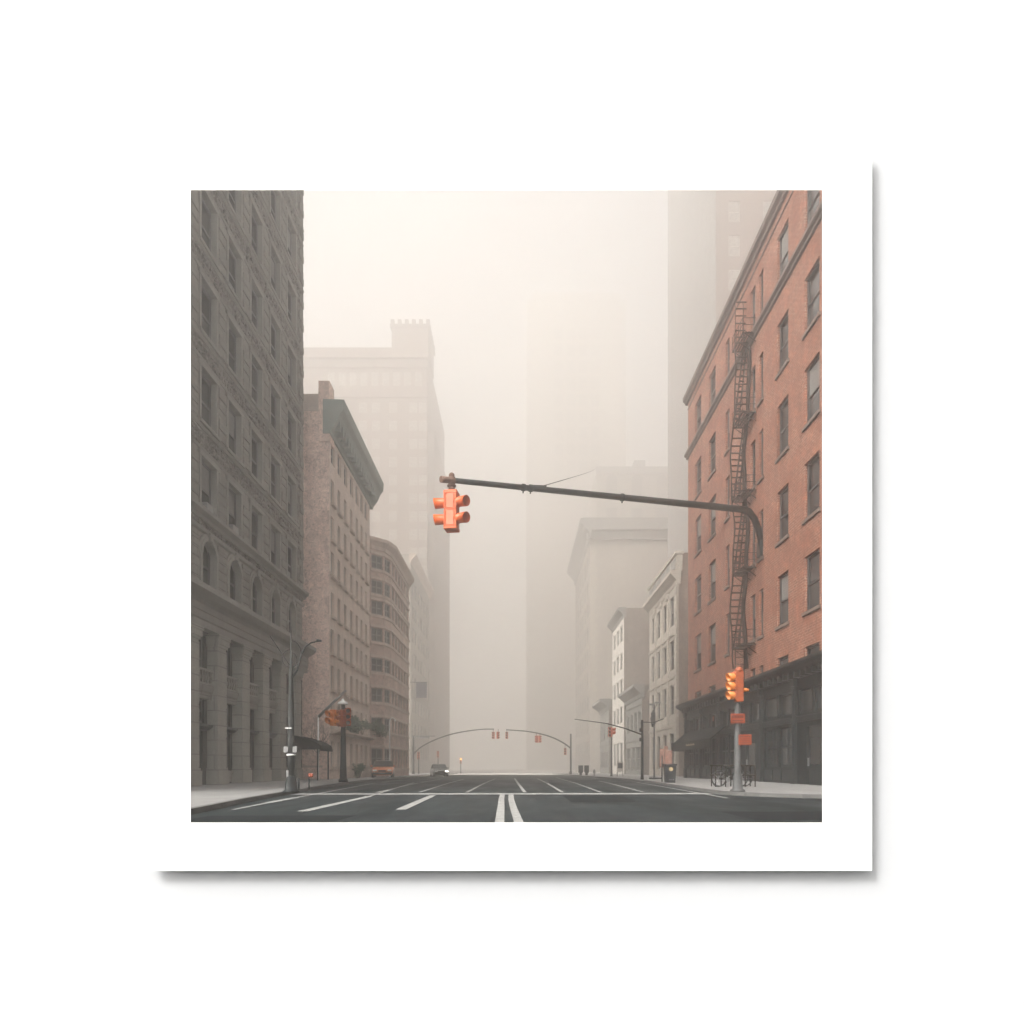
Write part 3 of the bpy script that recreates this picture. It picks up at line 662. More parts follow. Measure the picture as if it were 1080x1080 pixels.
# slanted awning at the far end of the shopfront
s = MB(); A0, A1 = 54.4 - 54.3, 54.4 - 43.8
SF.prof(s, [(0, 3.75), (1.05, 2.86), (1.05, 2.2), (1.01, 2.2), (1.01, 2.82), (0, 3.66)], A0, A1)
SF.box(s, A0 - .06, A0 + .0, 2.2, 2.9, -1.2, 0); aw = s.build('awning', 'awning', b)
s = MB()
for k in range(11):
    a = 4.2 + k * .22 - .02 * (k % 3); h = .10 + .05 * ((k * 7) % 3 == 0)
    SF.box(s, a, a + .13, 2.52, 2.52 + h, -1.062, -1.05)
    if k % 2: SF.box(s, a + .1, a + .2, 2.52, 2.55, -1.062, -1.05)
s.build('lettering', 'letter_beige', aw)
s = MB(); SF.box(s, 7.2, 7.35, 4.2, 4.5, .07, .1); s.build('lit_lamp', 'sign_orange', b)
# fire escape: a narrow strip of ladders with small landings
fe = MB()
def wav(z): return .34 * math.sin(z * .69 + .6) + .12 * math.sin(z * 1.9) - .45 * max(0.0, (z - 20) / 7)
for xx, r_ in ((14.06, .055), (13.32, .05)): fe.tube([(xx + .3 * wav(z * .5 + 7) * (r_ < .04), 41.0 + wav(z * .5 + 7), z * .5 + 7) for z in range(40)], r_, 6)
fe.tube([(14.1, 40.75 + wav(z * .5 + 7), z * .5 + 7) for z in range(40)], .07, 6)
fo = fe.build('fire_escape', 'iron', b)
for fl, z in enumerate((8.3, 12.85, 17.45, 22.05, 26.75)):
    s = MB()
    for q_ in range(5): s.box(13.38 + q_ * .16, 13.47 + q_ * .16, 39.3, 41.2, z - .05, z)
    for yy in (39.3, 40.2, 41.14): s.box(13.36, 14.2, yy, yy + .06, z - .1, z - .05); s.bar((13.5, yy, z - .1), (14.18, yy, z - .6), .04)
    s.build('balcony', 'iron', fo)
    s = MB()
    for h in (.4, .8): s.bar((13.38, 39.3, z + h), (13.38, 41.2, z + h), .035); s.bar((13.38, 39.3, z + h), (14.18, 39.3, z + h), .035)
    for q_ in range(6): s.bar((13.38, 39.3 + q_ * .37, z), (13.38, 39.3 + q_ * .37, z + .8), .025)
    s.build('railing', 'iron', fo)
    top = z + 4.4 if fl < 4 else z + 3.0
    s = MB(); zz = z + .25; xo = .1 if fl == 4 else 0
    if fl == 4:
        for xx in (13.5, 14.0): s.tube([(xx, 41.0, z), (xx, 41.0, z + 2.6), (xx, 41.1, z + 2.9), (xx + .1, 41.3, z + 3.0)], .025, 5)
    while zz < top - .2:
        s.bar((13.32 + xo, 41.0 + wav(zz), zz), (14.06, 41.0 + wav(zz), zz), .075); zz += .40
    s.build('ladder', 'iron', fo)
    if fl < 4:
        s = MB(); s.bar((13.5, 41.35, z), (13.95, 40.9, z + 4.4), .08); s.bar((13.8, 41.35, z), (14.12, 40.9, z + 4.4), .08)
        for q_ in range(13): f = q_ / 13; s.box(13.6 + .35 * f, 13.85 + .27 * f, 41.3 - .45 * f, 41.42 - .45 * f, z + .2 + q_ * .32, z + .23 + q_ * .32)
        s.build('stair', 'iron', fo)
s = MB()
for xx in (13.5, 14.05): s.bar((xx, 41.0, 5.9), (xx, 41.0, 8.3), .06)
for q_ in range(6): s.bar((13.5, 41.0, 6.1 + q_ * .4), (14.05, 41.0, 6.1 + q_ * .4), .04)
s.build('drop_ladder', 'iron', fo)

# ---------------------------------------------------------------- left row behind
b = thing('buff_building', 'dusty pink and buff building with a heavy grey-green cornice, behind the grey stone building', 'building', (-22, 53, KERB))
Y0, Y1 = 47.1, 60.0
cE = [(y - Y0, y - Y0 + .75) for y in (47.5, 49.3, 51.1, 53.0, 54.85, 56.5, 58.25)]
rE = [(t - 1.75, t) for t in (21.6, 18.95, 16.4, 13.5, 10.85, 8.24, 5.55)] + [(.95, 2.8)]
atE = [(y - Y0 - .1, y - Y0 + .9, 22.75, 24.3) for y in (47.6, 49.4, 51.2, 53.05, 54.9, 56.6, 58.2)]
mb = MB()
PF = Plane(-32, Y0, 0); sh = [(x - -32, x - -32 + .85, a, c) for x, a, c in ((-16.6, 1.2, 2.0),)]
facade(mb, PF, 0, 18.7, -.4, 26.3, sh, .25)
mb.quad((-32, Y1, -.5), (-13.3, Y1, -.5), (-13.3, Y1, 26.3), (-32, Y1, 26.3)); mb.quad((-32, Y0, -.5), (-32, Y0, 26.3), (-32, Y1, 26.3), (-32, Y1, -.5))
mb.build('side_wall', 'pink_brick', b)
PB2 = Plane(-13.3, Y0, 90)
mb = MB(); facade(mb, PB2, 0, Y1 - Y0, -.4, 26.3, grid(cE, rE) + atE, .3); mb.build('front_wall', 'pink_front', b)
MB().box(-31.9, -13.4, Y0 + .1, Y1 - .1, 26.0, 26.28).build('roof', 'roofing', b)
put_windows(b, PB2, grid(cE, rE), 'hungfar', .22, 'frame_grey', 'glass', 'bow_stone')
put_windows(b, PB2, atE, 'paired', .22, 'frame_grey', 'glass_far')
put_windows(b, PF, sh, 'plain', .1, 'frame_dark', 'glass')
s = MB(); PB2.prof(s, [(-.4, 24.55), (.12, 24.55), (.16, 24.8), (.3, 24.95), (.55, 25.3), (.8, 25.9), (1.05, 26.2), (1.1, 26.9), (-.4, 26.95)], -.2, Y1 - Y0 + .9); cn = s.build('cornice', 'patina', b)
s = MB()
for q in range(16): PB2.box(s, .2 + q * .8, .48 + q * .8, 24.9, 26.0, -.7, -.1)
s.build('brackets', 'patina', cn)
s = MB(); PB2.prof(s, [(0, 14.62), (.1, 14.66), (.14, 14.8), (0, 14.84)], 0, Y1 - Y0); s.build('string_course', 'bow_stone', b)
s = MB(); PB2.prof(s, [(0, 3.3), (.35, 3.35), (.6, 3.45), (.6, 3.58), (0, 3.62)], .3, Y1 - Y0); s.build('ledge', 'bow_stone', b)
MB().box(-14.05, -13.25, Y0 - .12, Y0 + 1.1, 24.0, 28.3, .04).build('chimney', 'pink_brick', b)
MB().box(-33, -14.06, Y0 - .04, Y0 + .3, 26.2, 27.4).build('parapet', 'bow_stone', b)
s = MB(); s.box(-16.9, -13.8, Y0 - .08, Y0 + .02, 2.15, 2.32); s.box(-16.9, -13.8, Y0 - .06, Y0 + .02, .9, 1.05); s.build('orange_band', 'bow_stone', b)

b = thing('bow_building', 'russet building with a rounded bow corner and pale bands, past the buff building', 'building', (-20, 70, sz(66)))
ar = [Plane(-15.5 + 3 * math.sin(R(30 * k)), 66 - 3 * math.cos(R(30 * k)), 30 * k + 15) for k in range(3)]; FL = 2 * 3 * math.sin(R(15))
tops = (21.3, 18.9, 16.9, 14.3, 11.4, 8.5, 5.66, 2.7); rB = [(t - 1.3 if t > 3 else t - 1.9, t) for t in tops]
mb = MB(); HB = 22.6
PFr = Plane(-32, 63, 0); PEs = Plane(-12.5, 66, 90)
facade(mb, PFr, 0, 16.5, -.6, HB, [], .3)
for pl in ar: facade(mb, pl, 0, FL, -.6, HB, grid([(.14, FL - .14)], rB), .25)
cEs = [(.6 + 1.72 * k, 1.6 + 1.72 * k) for k in range(6)]
facade(mb, PEs, 0, 10.9, -.7, HB, grid(cEs, rB), .25)
mb.quad((-32, 76.9, -.7), (-12.5, 76.9, -.7), (-12.5, 76.9, HB), (-32, 76.9, HB))
mb.build('wall', 'bow_brick', b)
for pl in ar: put_windows(b, pl, grid([(.14, FL - .14)], rB), 'paired', .16, 'frame_grey', 'glass_far')
put_windows(b, PEs, grid(cEs, rB), 'hungfar', .18, 'frame_grey', 'glass_far')
for (z0, z1) in rB:
    s = MB()
    for pl, ln in [(p, FL) for p in ar] + [(PEs, 10.9), ]:
        pl.prof(s, [(0, z1 + .05), (.1, z1 + .06), (.1, z1 + .3), (0, z1 + .32)], -.02, ln + .02); pl.prof(s, [(0, z0 - .3), (.1, z0 - .3), (.12, z0 - .04), (0, z0 - .02)], -.02, ln + .02)
    s.build('stone_band', 'bow_stone', b)
s = MB()
for pl, ln in [(PFr, 16.5)] + [(p, FL) for p in ar] + [(PEs, 11.2)]: pl.prof(s, [(-.3, 21.75), (.1, 21.8), (.2, 22.1), (.55, 22.5), (.6, 22.8), (-.3, 22.9)], -.1, ln + .12)
s.build('cornice', 'bow_stone', b)
MB().box(-31, -15, 64, 76, 22.3, 22.6).build('roof', 'roofing', b)
MB().box(-17.5, -15.5, 65, 68, 22.6, 23.6, .05).build('chimney', 'bow_brick', b)

def simple_block(name, label, loc, x0, x1, y0, y1, z1, wallm, west=None, east=None, front=None, wm='glass_far', fm='frame_grey', style='hungfar', cornice=None, cm='dark_cornice', sidem=None, courses=(), trim=None, sill=None):
    b = thing(name, label, 'building', (loc[0], loc[1], sz(loc[1])))
    ops = {k: v for k, v in (('west', west), ('east', east), ('front', front)) if v}
    if sidem:
        main = 'west' if west else 'east'; pl = Plane(x0, y1, -90) if main == 'west' else Plane(x1, y0, 90)
        z0 = sz(y1) - .4
        mb = MB(); facade(mb, pl, 0, y1 - y0, z0, z1, ops[main], .28); mb.build('front_wall', wallm, b)
        ox0, ox1 = (x0 + .004, x1) if main == 'west' else (x0, x1 - .004)
        mb = MB(); PFx = Plane(ox0, y0, 0); facade(mb, PFx, 0, ox1 - ox0, z0, z1, [], .2)
        mb.quad((ox0, y1, z0), (ox1, y1, z0), (ox1, y1, z1), (ox0, y1, z1)); mb.quad((ox1, y0, z0), (ox1, y1, z0), (ox1, y1, z1), (ox1, y0, z1)); bmesh.ops.remove_doubles(mb.bm, verts=mb.bm.verts, dist=.001); mb.build('side_wall', sidem, b)
        MB().box(x0 + .02, x1 - .02, y0 + .02, y1 - .02, z1 - .3, z1 - .002).build('roof', 'roofing', b)
        P = {main: pl}
    else: P = shell(b, x0, x1, y0, y1, z1, ops, wallm, .28)
    for k, v in ops.items(): put_windows(b, P[k], v, style, .2, fm, wm, sill)
    ln = y1 - y0
    if cornice:
        d, h = cornice; s = MB(); pl = P['west'] if 'west' in P and west else P.get('east')
        pl.prof(s, [(-.3, z1 - h), (.1 * d, z1 - h), (.2 * d, z1 - .7 * h), (.75 * d, z1 - .35 * h), (d, z1 - .2 * h), (d, z1 + .06), (-.3, z1 + .1)], -.15, ln + (.15 if sidem else d)); s.build('cornice', cm, b)
    for z in courses:
        s = MB(); pl = P['west'] if west else P['east']; pl.prof(s, [(0, z), (.12, z + .02), (.16, z + .26), (0, z + .3)], 0, ln); s.build('string_course', trim or cm, b)
    return b, P
def fit(y1, ys): return [(y1 - q, y1 - p) for p, q in ys]
# pale hazy blocks further left
simple_block('office_block', 'pale grey office block fading into fog, past the rounded bow corner', (-38, 165), -60, -24.0, 150, 182, 49, 'block_stone', east=grid([(1.5 + 4.8 * k, 4.4 + 4.8 * k) for k in range(6)], [(2.5 + 5.4 * k, 5.8 + 5.4 * k) for k in range(8)]), cornice=(1.2, 2.0), cm='bow_stone')

# ---------------------------------------------------------------- right row behind
ysR2 = [(67.6, 69.4), (70.9, 72.6), (74.0, 75.7), (77.2, 78.7)]; Y1 = 80
R2rows = [(15.4, 18.35), (10.85, 13.9), (6.25, 9.35)]
b, P = simple_block('cream_building', 'cream stone building with tall windows and a panelled parapet, next to the brick building', (25, 73), 16, 34, 66, 80, 20.4, 'cream', west=grid(fit(Y1, ysR2), R2rows) + grid(fit(Y1, ysR2), [(.6, 4.4)]), wm='glass', fm='frame_grey', style='hung', cornice=(.75, 1.3), cm='cream', sidem='side_brown', courses=(4.9, 9.9, 14.3), trim='cream')
pl = P['west']
s = MB(); pl.box(s, 0, 14, 20.45, 22.1, -.1, .5); pl.box(s, -.05, 14.1, 22.1, 22.4, -.25, .6); s.build('parapet', 'cream', b)
for k in range(6):
    s = MB(); pl.box(s, .6 + 2.25 * k, 2.3 + 2.25 * k, 20.8, 21.8, -.17, -.09); s.build('parapet_panel', 'dark_cornice', b)
s = MB(); pl.box(s, 13.2, 14.05, -.2, 20, -.12, .1)
for q in range(24): pl.box(s, 13.1 if q % 2 else 13.3, 14.1, .2 + q * .82, .92 + q * .82, -.18, .05)
s.build('quoins', 'cream', b)
s = MB(); s.box(16.2, 33.8, 66.05, 66.5, 20.3, 22.25); s.build('side_parapet', 'side_brown', b)
for a, bb in zip(fit(Y1, ysR2)[:-1], fit(Y1, ysR2)[1:]):
    s = MB(); m_ = (a[0] + bb[1]) / 2; pl.box(s, m_ - .4, m_ + .4, 5.2, 19.0, -.1, .02); pl.box(s, m_ - .5, m_ + .5, 18.5, 19.05, -.2, .02); s.build('pilaster', 'cream', b)
Y1 = 97.4
b, P = simple_block('low_shop', 'low two-storey grey shop with a stepped cornice, between the cream and white fronts', (25, 91), 16, 34, 84.8, 97.4, 11.4, 'grey_front', west=grid([(1.2 + 2.9 * k, 3.0 + 2.9 * k) for k in range(4)], [(5.6, 8.2)]) + grid([(.8, 4.2), (5, 7.4), (8.2, 11.8)], [(.4, 3.6)]), wm='glass_far', sidem='side_grey', cornice=(1.1, 1.6), courses=(4.3, 8.9))
Y1 = 111
b, P = simple_block('white_front_building', 'narrow white-fronted building with a blank brown side wall, beyond the low shop', (25, 105), 16, 36, 99, 111, 24.6, 'white_front', west=grid([(1.2, 3.4), (4.6, 6.8), (8.2, 10.4)], [(1.0, 4.6), (7.6, 10.1), (11.8, 14.3), (15.8, 18.2), (20.0, 22.4)]), wm='glass_far', sidem='side_grey', cornice=(.85, 1.4))
simple_block('little_shop', 'small hazy shop with a bulging cornice, between the white front and the big corniced block', (25, 120), 16, 34, 115, 127, 12.6, 'grey_front', west=grid([(1.5, 3.5), (5, 7), (8.5, 10.5)], [(5.6, 8.6)]) + grid([(1, 10.8)], [(.6, 3.6)]), sidem='side_grey', cornice=(1.6, 1.8), courses=(4.6,))
b, P = simple_block('corniced_block', 'big grey-beige masonry block with a wide overhanging cornice, fading in fog', (38, 225), 22.4, 56, 203, 253, 75.6, 'block_stone', west=grid([(2.6 + 7.6 * k, 7.1 + 7.6 * k) for k in range(6)], [(4 + 7.2 * k, 9 + 7.2 * k) for k in range(9)]), style='paired', cornice=(3.2, 5.8), cm='dark_cornice', courses=(26, 47, 63), trim='cream')
s = MB(); s.box(20.0, 56.2, 200.2, 203.05, 72.5, 76.0); s.box(21.3, 56.1, 201.9, 203.05, 70.1, 72.5); s.build('side_cornice', 'dark_cornice', b)
s = MB()
for q in range(50): s.box(22.3 if q % 2 else 22.34, 24.7 if q % 2 else 24.0, 202.85, 203.3, .2 + q * 1.4, 1.5 + q * 1.4)
s.build('quoins', 'cream', b)
b, P = simple_block('arched_tower', 'pale block with arched top windows and roof tank, behind the corniced block', (54, 308), 34.5, 90, 285, 333, 128.5, 'tower_pale', front=grid([(3.9 + 10.8 * k, 8.7 + 10.8 * k) for k in range(5)], [(116.5, 124)]) + grid([(3.9 + 10.8 * k, 8.7 + 10.8 * k) for k in range(5)], [(98.5, 103), (107.5, 112)]), wm='glass_far')
s = MB(); s.box(34.0, 90.2, 284.1, 285.05, 126.5, 129.3); s.build('cornice', 'dark_cornice', b)
for k in range(5):
    s = MB(); a = 38.4 + 10.8 * k
    s.prism([(a + 2.4 - 2.4 * math.cos(math.pi * t / 10), 123.9 + 2.1 * math.sin(math.pi * t / 10)) for t in range(11)], 'y', 284.8, 285.02); s.build('arch_head', 'glass_far', b)
s = MB(); s.box(52, 57, 294, 300, 128.5, 136.5); s.build('roof_tank', 'dark_cornice', b)
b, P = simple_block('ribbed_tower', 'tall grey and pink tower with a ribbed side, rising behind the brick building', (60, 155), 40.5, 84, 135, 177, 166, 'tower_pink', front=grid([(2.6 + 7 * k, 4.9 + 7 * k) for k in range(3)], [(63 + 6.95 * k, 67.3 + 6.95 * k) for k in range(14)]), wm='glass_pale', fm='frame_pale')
s = MB()
for q in range(40): s.box(40.15, 40.52, 135.3 + q * 1.04, 135.3 + q * 1.04 + .5, 0, 166)
s.box(40.4, 40.495, 135, 177, 0, 166); s.build('ribs', 'tower_grey', b)
# towers in the fog
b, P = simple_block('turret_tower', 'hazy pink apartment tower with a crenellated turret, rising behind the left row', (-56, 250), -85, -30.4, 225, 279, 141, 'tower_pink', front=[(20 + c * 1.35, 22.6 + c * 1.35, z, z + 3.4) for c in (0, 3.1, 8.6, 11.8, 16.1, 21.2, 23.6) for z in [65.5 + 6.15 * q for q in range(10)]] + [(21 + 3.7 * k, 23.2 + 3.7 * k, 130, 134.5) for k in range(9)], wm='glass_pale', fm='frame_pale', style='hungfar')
s = MB(); s.box(-85.4, -29.8, 224, 225.05, 139, 142.3); s.box(-85.3, -30.1, 224.4, 225.05, 125.8, 127.3); s.box(-85.3, -30.1, 224.4, 225.05, 136, 137); s.build('cornice', 'tower_pink', b)
s = MB(); s.box(-42.3, -30.0, 224.6, 240, 141, 149.5); s.box(-42.8, -29.5, 224.1, 240.4, 149.5, 150.4)
for k in range(6): s.box(-42.6 + k * 2.4, -41.4 + k * 2.4, 224.1, 225.3, 150.4, 151.9); s.box(-29.9, -29.5, 224.4 + k * 2.7, 225.9 + k * 2.7, 150.4, 151.9)
s.build('turret', 'tower_pink', b)
s = MB(); s.box(-30.38, -28.2, 228, 279, 0, 116); s.build('side_wing', 'tower_pink', b)
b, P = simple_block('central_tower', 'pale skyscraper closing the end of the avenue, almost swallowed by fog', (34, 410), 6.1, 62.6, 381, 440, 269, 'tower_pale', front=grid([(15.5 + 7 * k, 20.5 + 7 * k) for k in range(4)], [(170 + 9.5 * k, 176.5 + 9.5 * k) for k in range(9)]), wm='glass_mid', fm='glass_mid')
s = MB(); s.box(8.3, 60.1, 384, 438, 269, 275); s.build('crown', 'tower_pale', b)

# ---------------------------------------------------------------- traffic signals
def at(u, v, D): return Vector(((u - U0) / F * D, D, CAM_H - (v - V0) / F * D))
def visor(mb, c, d, r, L, n=14, cut=.35):
    """An open round hood from c along the unit vector d: tube with a longer top lip."""
    d = Vector(d).normalized(); up = Vector((0, 0, 1)); sx = d.cross(up).normalized(); up = sx.cross(d)
    def ring(t, rr, cut):
        out = []
        for k in range(n):
            a = 2 * math.pi * k / n; h = math.sin(a)
            out.append(mb.bm.verts.new(Vector(c) + d * (t - cut * (1 - h) / 2) + (sx * math.cos(a) + up * h) * rr))
        return out
    A = ring(0, r * .94, 0); B = ring(L, r * 1.06, L * cut); C = ring(L, r * 1.0, L * cut); D_ = ring(.01, r * .88, 0)
    for p, q in ((A, B), (B, C), (C, D_)):
        for k in range(n): mb.bm.faces.new((p[k], p[(k + 1) % n], q[(k + 1) % n], q[k])).smooth = True
def lens(mb, c, d, r):
    d = Vector(d).normalized(); a = Vector(c) + d * .012; mb.tube([a, a + d * .02], [r * .9, r * .82], 12)
def head(parent, c, d, n=3, h=1.0, body='amber', vis='amber', lit=None, name='signal_head'):
    """A stack of n lights facing d, centred at c, as parts of its pole."""
    d = Vector(d).normalized(); w = h / n; sx = d.cross(Vector((0, 0, 1))).normalized()
    rz = math.atan2(d.x, -d.y)
    mb = MB()
    for k in range(n): mb.cbox((0, w * .32, h / 2 - w * (k + .5)), (w * .98, w * .6, w * .97), w * .05)
    mb.xform(Matrix.Translation(c) @ Matrix.Rotation(rz, 4, 'Z')); o = mb.build(name, body, parent)
    for k in range(n):
        z = h / 2 - w * (k + .5); cc = Vector(c) + Vector((0, 0, z)) + d * .0
        m1 = MB(); visor(m1, cc, d, w * .43, w * .85); m1.build('visor', vis, o)
        m2 = MB(); lens(m2, cc, d, w * .42); m2.build('lens', lit if lit and k == 0 else 'lens', o)
    return o
# the long mast arm, bolted to the brick building
e0, e1 = at(470.5, 506, 26), at(785, 537.5, 37.4)
arm = thing('signal_mast_arm', 'long dark mast arm reaching over the avenue from the brick building', 'mast arm', (14.0, 38.5, 13.5))
pts = [e0 + (e1 - e0) * k / 10 for k in range(11)]; dirv = (e1 - e0).normalized()
rr = [.100 + .085 * k / 10 for k in range(11)]
wall_p = Vector((14.16, 38.55, 13.45))
bend = [at(790, 539.5, 37.6), at(795.5, 547, 37.9), at(799.5, 557, 38.2), at(802, 568, 38.4), at(803, 577, 38.5)]
MB().tube(pts + bend, rr + [.185, .185, .182, .18, .17], 14).build('arm', 'arm_dark', arm)
MB().cbox((14.11, 38.55, 13.6), (.17, .62, .9), .03).build('wall_plate', 'arm_dark', arm)
def along(t): return e0 + (e1 - e0) * t
s = MB(); s.tube([along(-.012), along(.02)], .125, 12); s.build('end_sleeve', 'rust', arm)
for t in (.195, .215, .50):
    s = MB(); s.tube([along(t - .002), along(t + .004)], .115 + .085 * t + .02, 12); p = along(t); s.cbox((p.x, p.y, p.z - .15 - .1 * t), (.06, .08, .12)); s.build('clamp', 'arm_dark', arm)
s = MB(); s.tube([along(.22) + Vector((0, 0, .12)), along(.26) + Vector((0, 0, .16))], .035, 8); s.build('wire_bracket', 'arm_dark', arm)
w0 = along(.25) + Vector((0, 0, .15)); w1 = Vector((34.6, 284.6, 129.2))
mb = MB(); P = []
for k in range(25):
    t = k / 24; P.append(w0 + (w1 - w0) * t - Vector((0, 0, .4 * math.sin(math.pi * t))))
gw = mb.tube(P, [.022 + .05 * k / 24 for k in range(25)], 5).build('guy_wire', 'arm_dark'); tag(gw, 'thin wire rising from the mast arm to the roof of the arched-window block', 'wire')
# the orange two-light, four-way signal hung from its tip
hp = along(.013); sg = thing('hanging_signal', 'bright orange two-tier traffic signal with side hoods hanging from the mast arm tip', 'traffic signal', (hp.x, hp.y, hp.z), None, R(-9)); sg.scale = (1.06, 1.06, .93)
s = MB(); s.lathe((0, 0, .12), [(.05, 0), (.1, .03), (.11, .1), (.08, .17), (.03, .2)], 12); s.tube([(0, 0, -.2), (0, 0, .14)], .13, 10); o = s.build('top_clamp', 'rust', sg, local=True)
s = MB(); s.tube([(0, 0, -.55), (0, 0, -.1)], .085, 10); s.lathe((0, 0, -.27), [(.08, 0), (.17, .015), (.17, .05), (.08, .07)], 12); s.lathe((0, 0, -.42), [(.08, 0), (.13, .02), (.13, .06), (.08, .08)], 12); s.build('hanger', 'rust', sg, local=True)
ZT = -.50
s = MB(); s.cbox((0, 0, ZT - .07), (.50, .52, .15), .025); s.cbox((0, 0, ZT - .82), (.40, .46, 1.38), .03); s.cbox((0, 0, ZT - 1.56), (.50, .52, .14), .025)
s.cbox((0, 0, ZT - .80), (.47, .50, .05), .01)
for zz in (ZT - .44, ZT - 1.17):
    for sx in (-1, 1):
        s.cbox((sx * .215, -.02, zz), (.05, .50, .66), .015)
        for q in range(4): s.tube([(sx * .19, -.235, zz - .28 + q * .18), (sx * .19, -.262, zz - .28 + q * .18)], .02, 6)
for q in range(7): s.tube([(-.18 + q * .06, -.26, ZT - 1.52), (-.18 + q * .06, -.275, ZT - 1.52)], .018, 6)
body = s.build('body', 'orange', sg, local=True)
for zz in (ZT - .45, ZT - 1.17): MB().cbox((0, -.236, zz), (.27, .03, .62), .012).build('front_panel', 'orange_lite', sg, local=True)
for zz in (ZT - .46, ZT - 1.15):
    for d, L, x in (((-1, -.10, -.02), .47, -.2), ((.92, -.42, -.10), .47, .215)):
        c = Vector((x, -.02 if x < 0 else -.05, zz)); dv = Vector(d).normalized()
        m1 = MB(); visor(m1, c, dv, .205, L, 20, .1); v = m1.build('visor', 'orange', sg, local=True)
        m2 = MB(); m2.tube([c + dv * .0, c + dv * .05], [.19, .19], 16); m2.build('lens', 'visor_inside', v, local=True)
        m3 = MB(); m3.tube([c - dv * .1, c + dv * .03], [.235, .225], 16); m3.build('lens_ring', 'orange', v, local=True)

# signal pole on the right corner
PX, PY = 7.62, 22.9
sp = thing('signal_pole', 'grey pole with an amber side-on traffic signal and two orange signs, on the right corner', 'signal pole', (PX, PY, KERB))
MB().lathe((PX, PY, KERB), [(.25, 0), (.25, .06), (.17, .1), (.15, .5), (.135, .6), (.115, .66), (.09, 3.0), (.085, 4.0), (.06, 4.2)], 16).build('pole', 'pole_grey', sp)
hd = MB(); hd.cbox((PX, PY - .13, 3.73), (.27, .22, 1.06), .03); hd.lathe((PX, PY - .13, 4.24), [(.14, 0), (.14, .06), (.1, .13), (.03, .16)], 12)
for q in range(8): hd.box(PX - .13, PX + .13, PY - .25, PY - .235, 3.26 + q * .125, 3.31 + q * .125)
ho = hd.build('signal_head', 'rust_orange', sp)
for z, dz in ((4.06, .0), (3.75, 0), (3.43, 0)):
    c = Vector((PX - .13, PY - .14, z)); dv = Vector((-1, -.18, -.06))
    m1 = MB(); m1.cbox(c + Vector((-.02, 0, 0)), (.08, .24, .29), .02); m1.build('light_box', 'rust_orange', ho)
    m1 = MB(); visor(m1, c + Vector((-.04, 0, 0)), dv, .14, .27, 16); v = m1.build('visor', 'amber', ho)
    m2 = MB(); lens(m2, c + Vector((-.05, 0, 0)), dv, .12); m2.build('lens', 'lens', v)
s = MB(); s.tube([(PX - .28, PY - .14, 4.13), (PX - .12, PY - .14, 4.23), (PX, PY - .13, 4.26)], .05, 8); s.build('top_bracket', 'rust_orange', ho)
s = MB(); s.cbox((PX + .2, PY - .12, 3.62), (.16, .12, .06)); s.tube([(PX + .14, PY - .12, 3.62), (PX + .32, PY - .2, 3.6)], [.075, .04], 8); s.build('side_nub', 'amber', ho)
def sign(parent, x, y, z, w, h, rows):
    s = MB(); s.cbox((x, y, z), (w, .02, h), .005); so = s.build('sign', 'sign_orange', parent)
    t = MB()
    for r, (zz, hh, n) in enumerate(rows):
        a = -w * .42
        while a < w * .40:
            l = w * rnd.uniform(.04, .10) if n else w * .82
            l = min(l, w * .42 - a)
            t.box(x + a, x + a + l, y - .015, y - .0102, z + zz * h - hh * h / 2, z + zz * h + hh * h / 2)
            if n and rnd.random() < .5: t.box(x + a, x + a + l * .4, y - .015, y - .0102, z + zz * h + hh * h / 2, z + zz * h + hh * h * .9)
            a += l + w * .025
    t.build('lettering', 'sign_ink', so)
    s = MB(); s.box(x - .06, x + .06, y + .01, y + .14, z - .05, z + .05); s.build('sign_clamp', 'pole_grey', so)
sign(sp, PX - .06, PY - .2, 2.63, .49, .33, [(.18, .26, 1), (-.22, .10, 0), (-.40, .06, 0)])
sign(sp, PX + .19, PY - .2, 1.90, .44, .36, [(.30, .13, 1), (.08, .05, 0), (-.10, .05, 0), (-.27, .05, 0), (-.42, .04, 0)])

# street lamp on the left corner
LX, LY = -7.5, 22.0
lp = thing('street_lamp', 'tall grey street lamp with a flared black base and curled bracket, at the left kerb', 'street lamp', (-7.55, 22.0, KERB)); lp.location.x = -8.15; LX = -7.55
LX, LY = at(307, 836, 22.2).x - .0, 22.2
lp.location = (LX, LY, KERB)
MB().lathe((LX, LY, KERB), [(.27, 0), (.27, .05), (.2, .1), (.18, .34), (.15, .5), (.13, .56)], 14).build('base', 'pole_dark', lp)
MB().lathe((LX, LY, KERB + .56), [(.12, 0), (.11, 1.3), (.095, 2.2), (.065, 3.4), (.03, 4.2), (.012, 5.0)], 12).build('pole', 'lamp_grey', lp)
s = MB()
zt = 4.5
for sx, rr_, h in ((1, .34, .9), (-1, .3, .6), (1, .2, .5)):
    s.tube([(LX + sx * rr_ * math.sin(t * math.pi / 9), LY, zt + h * (1 - math.cos(t * math.pi / 9)) / 2 - .2) for t in range(10)], .012, 6)
s.tube([(LX - .7, LY, 5.35), (LX - .3, LY, 4.75), (LX, LY, 4.3)], .014, 6)
s.build('scroll_bracket', 'pole_dark', lp)
a0, a1 = at(318, 690, 22.2), at(336, 676, 22.2)
s = MB(); s.tube([(LX, LY, 3.9), (LX + .2, LY, 4.2), a0, at(322, 682, 22.2), at(328, 678, 22.2), a1], [.035, .032, .03, .026, .024, .022], 8); s.build('lamp_arm', 'pole_dark', lp)
s = MB(); s.tube([a1 + Vector((-.06, 0, .02)), a1 + Vector((.1, 0, .0))], [.05, .03], 8); s.build('lamp_head', 'pole_dark', lp)
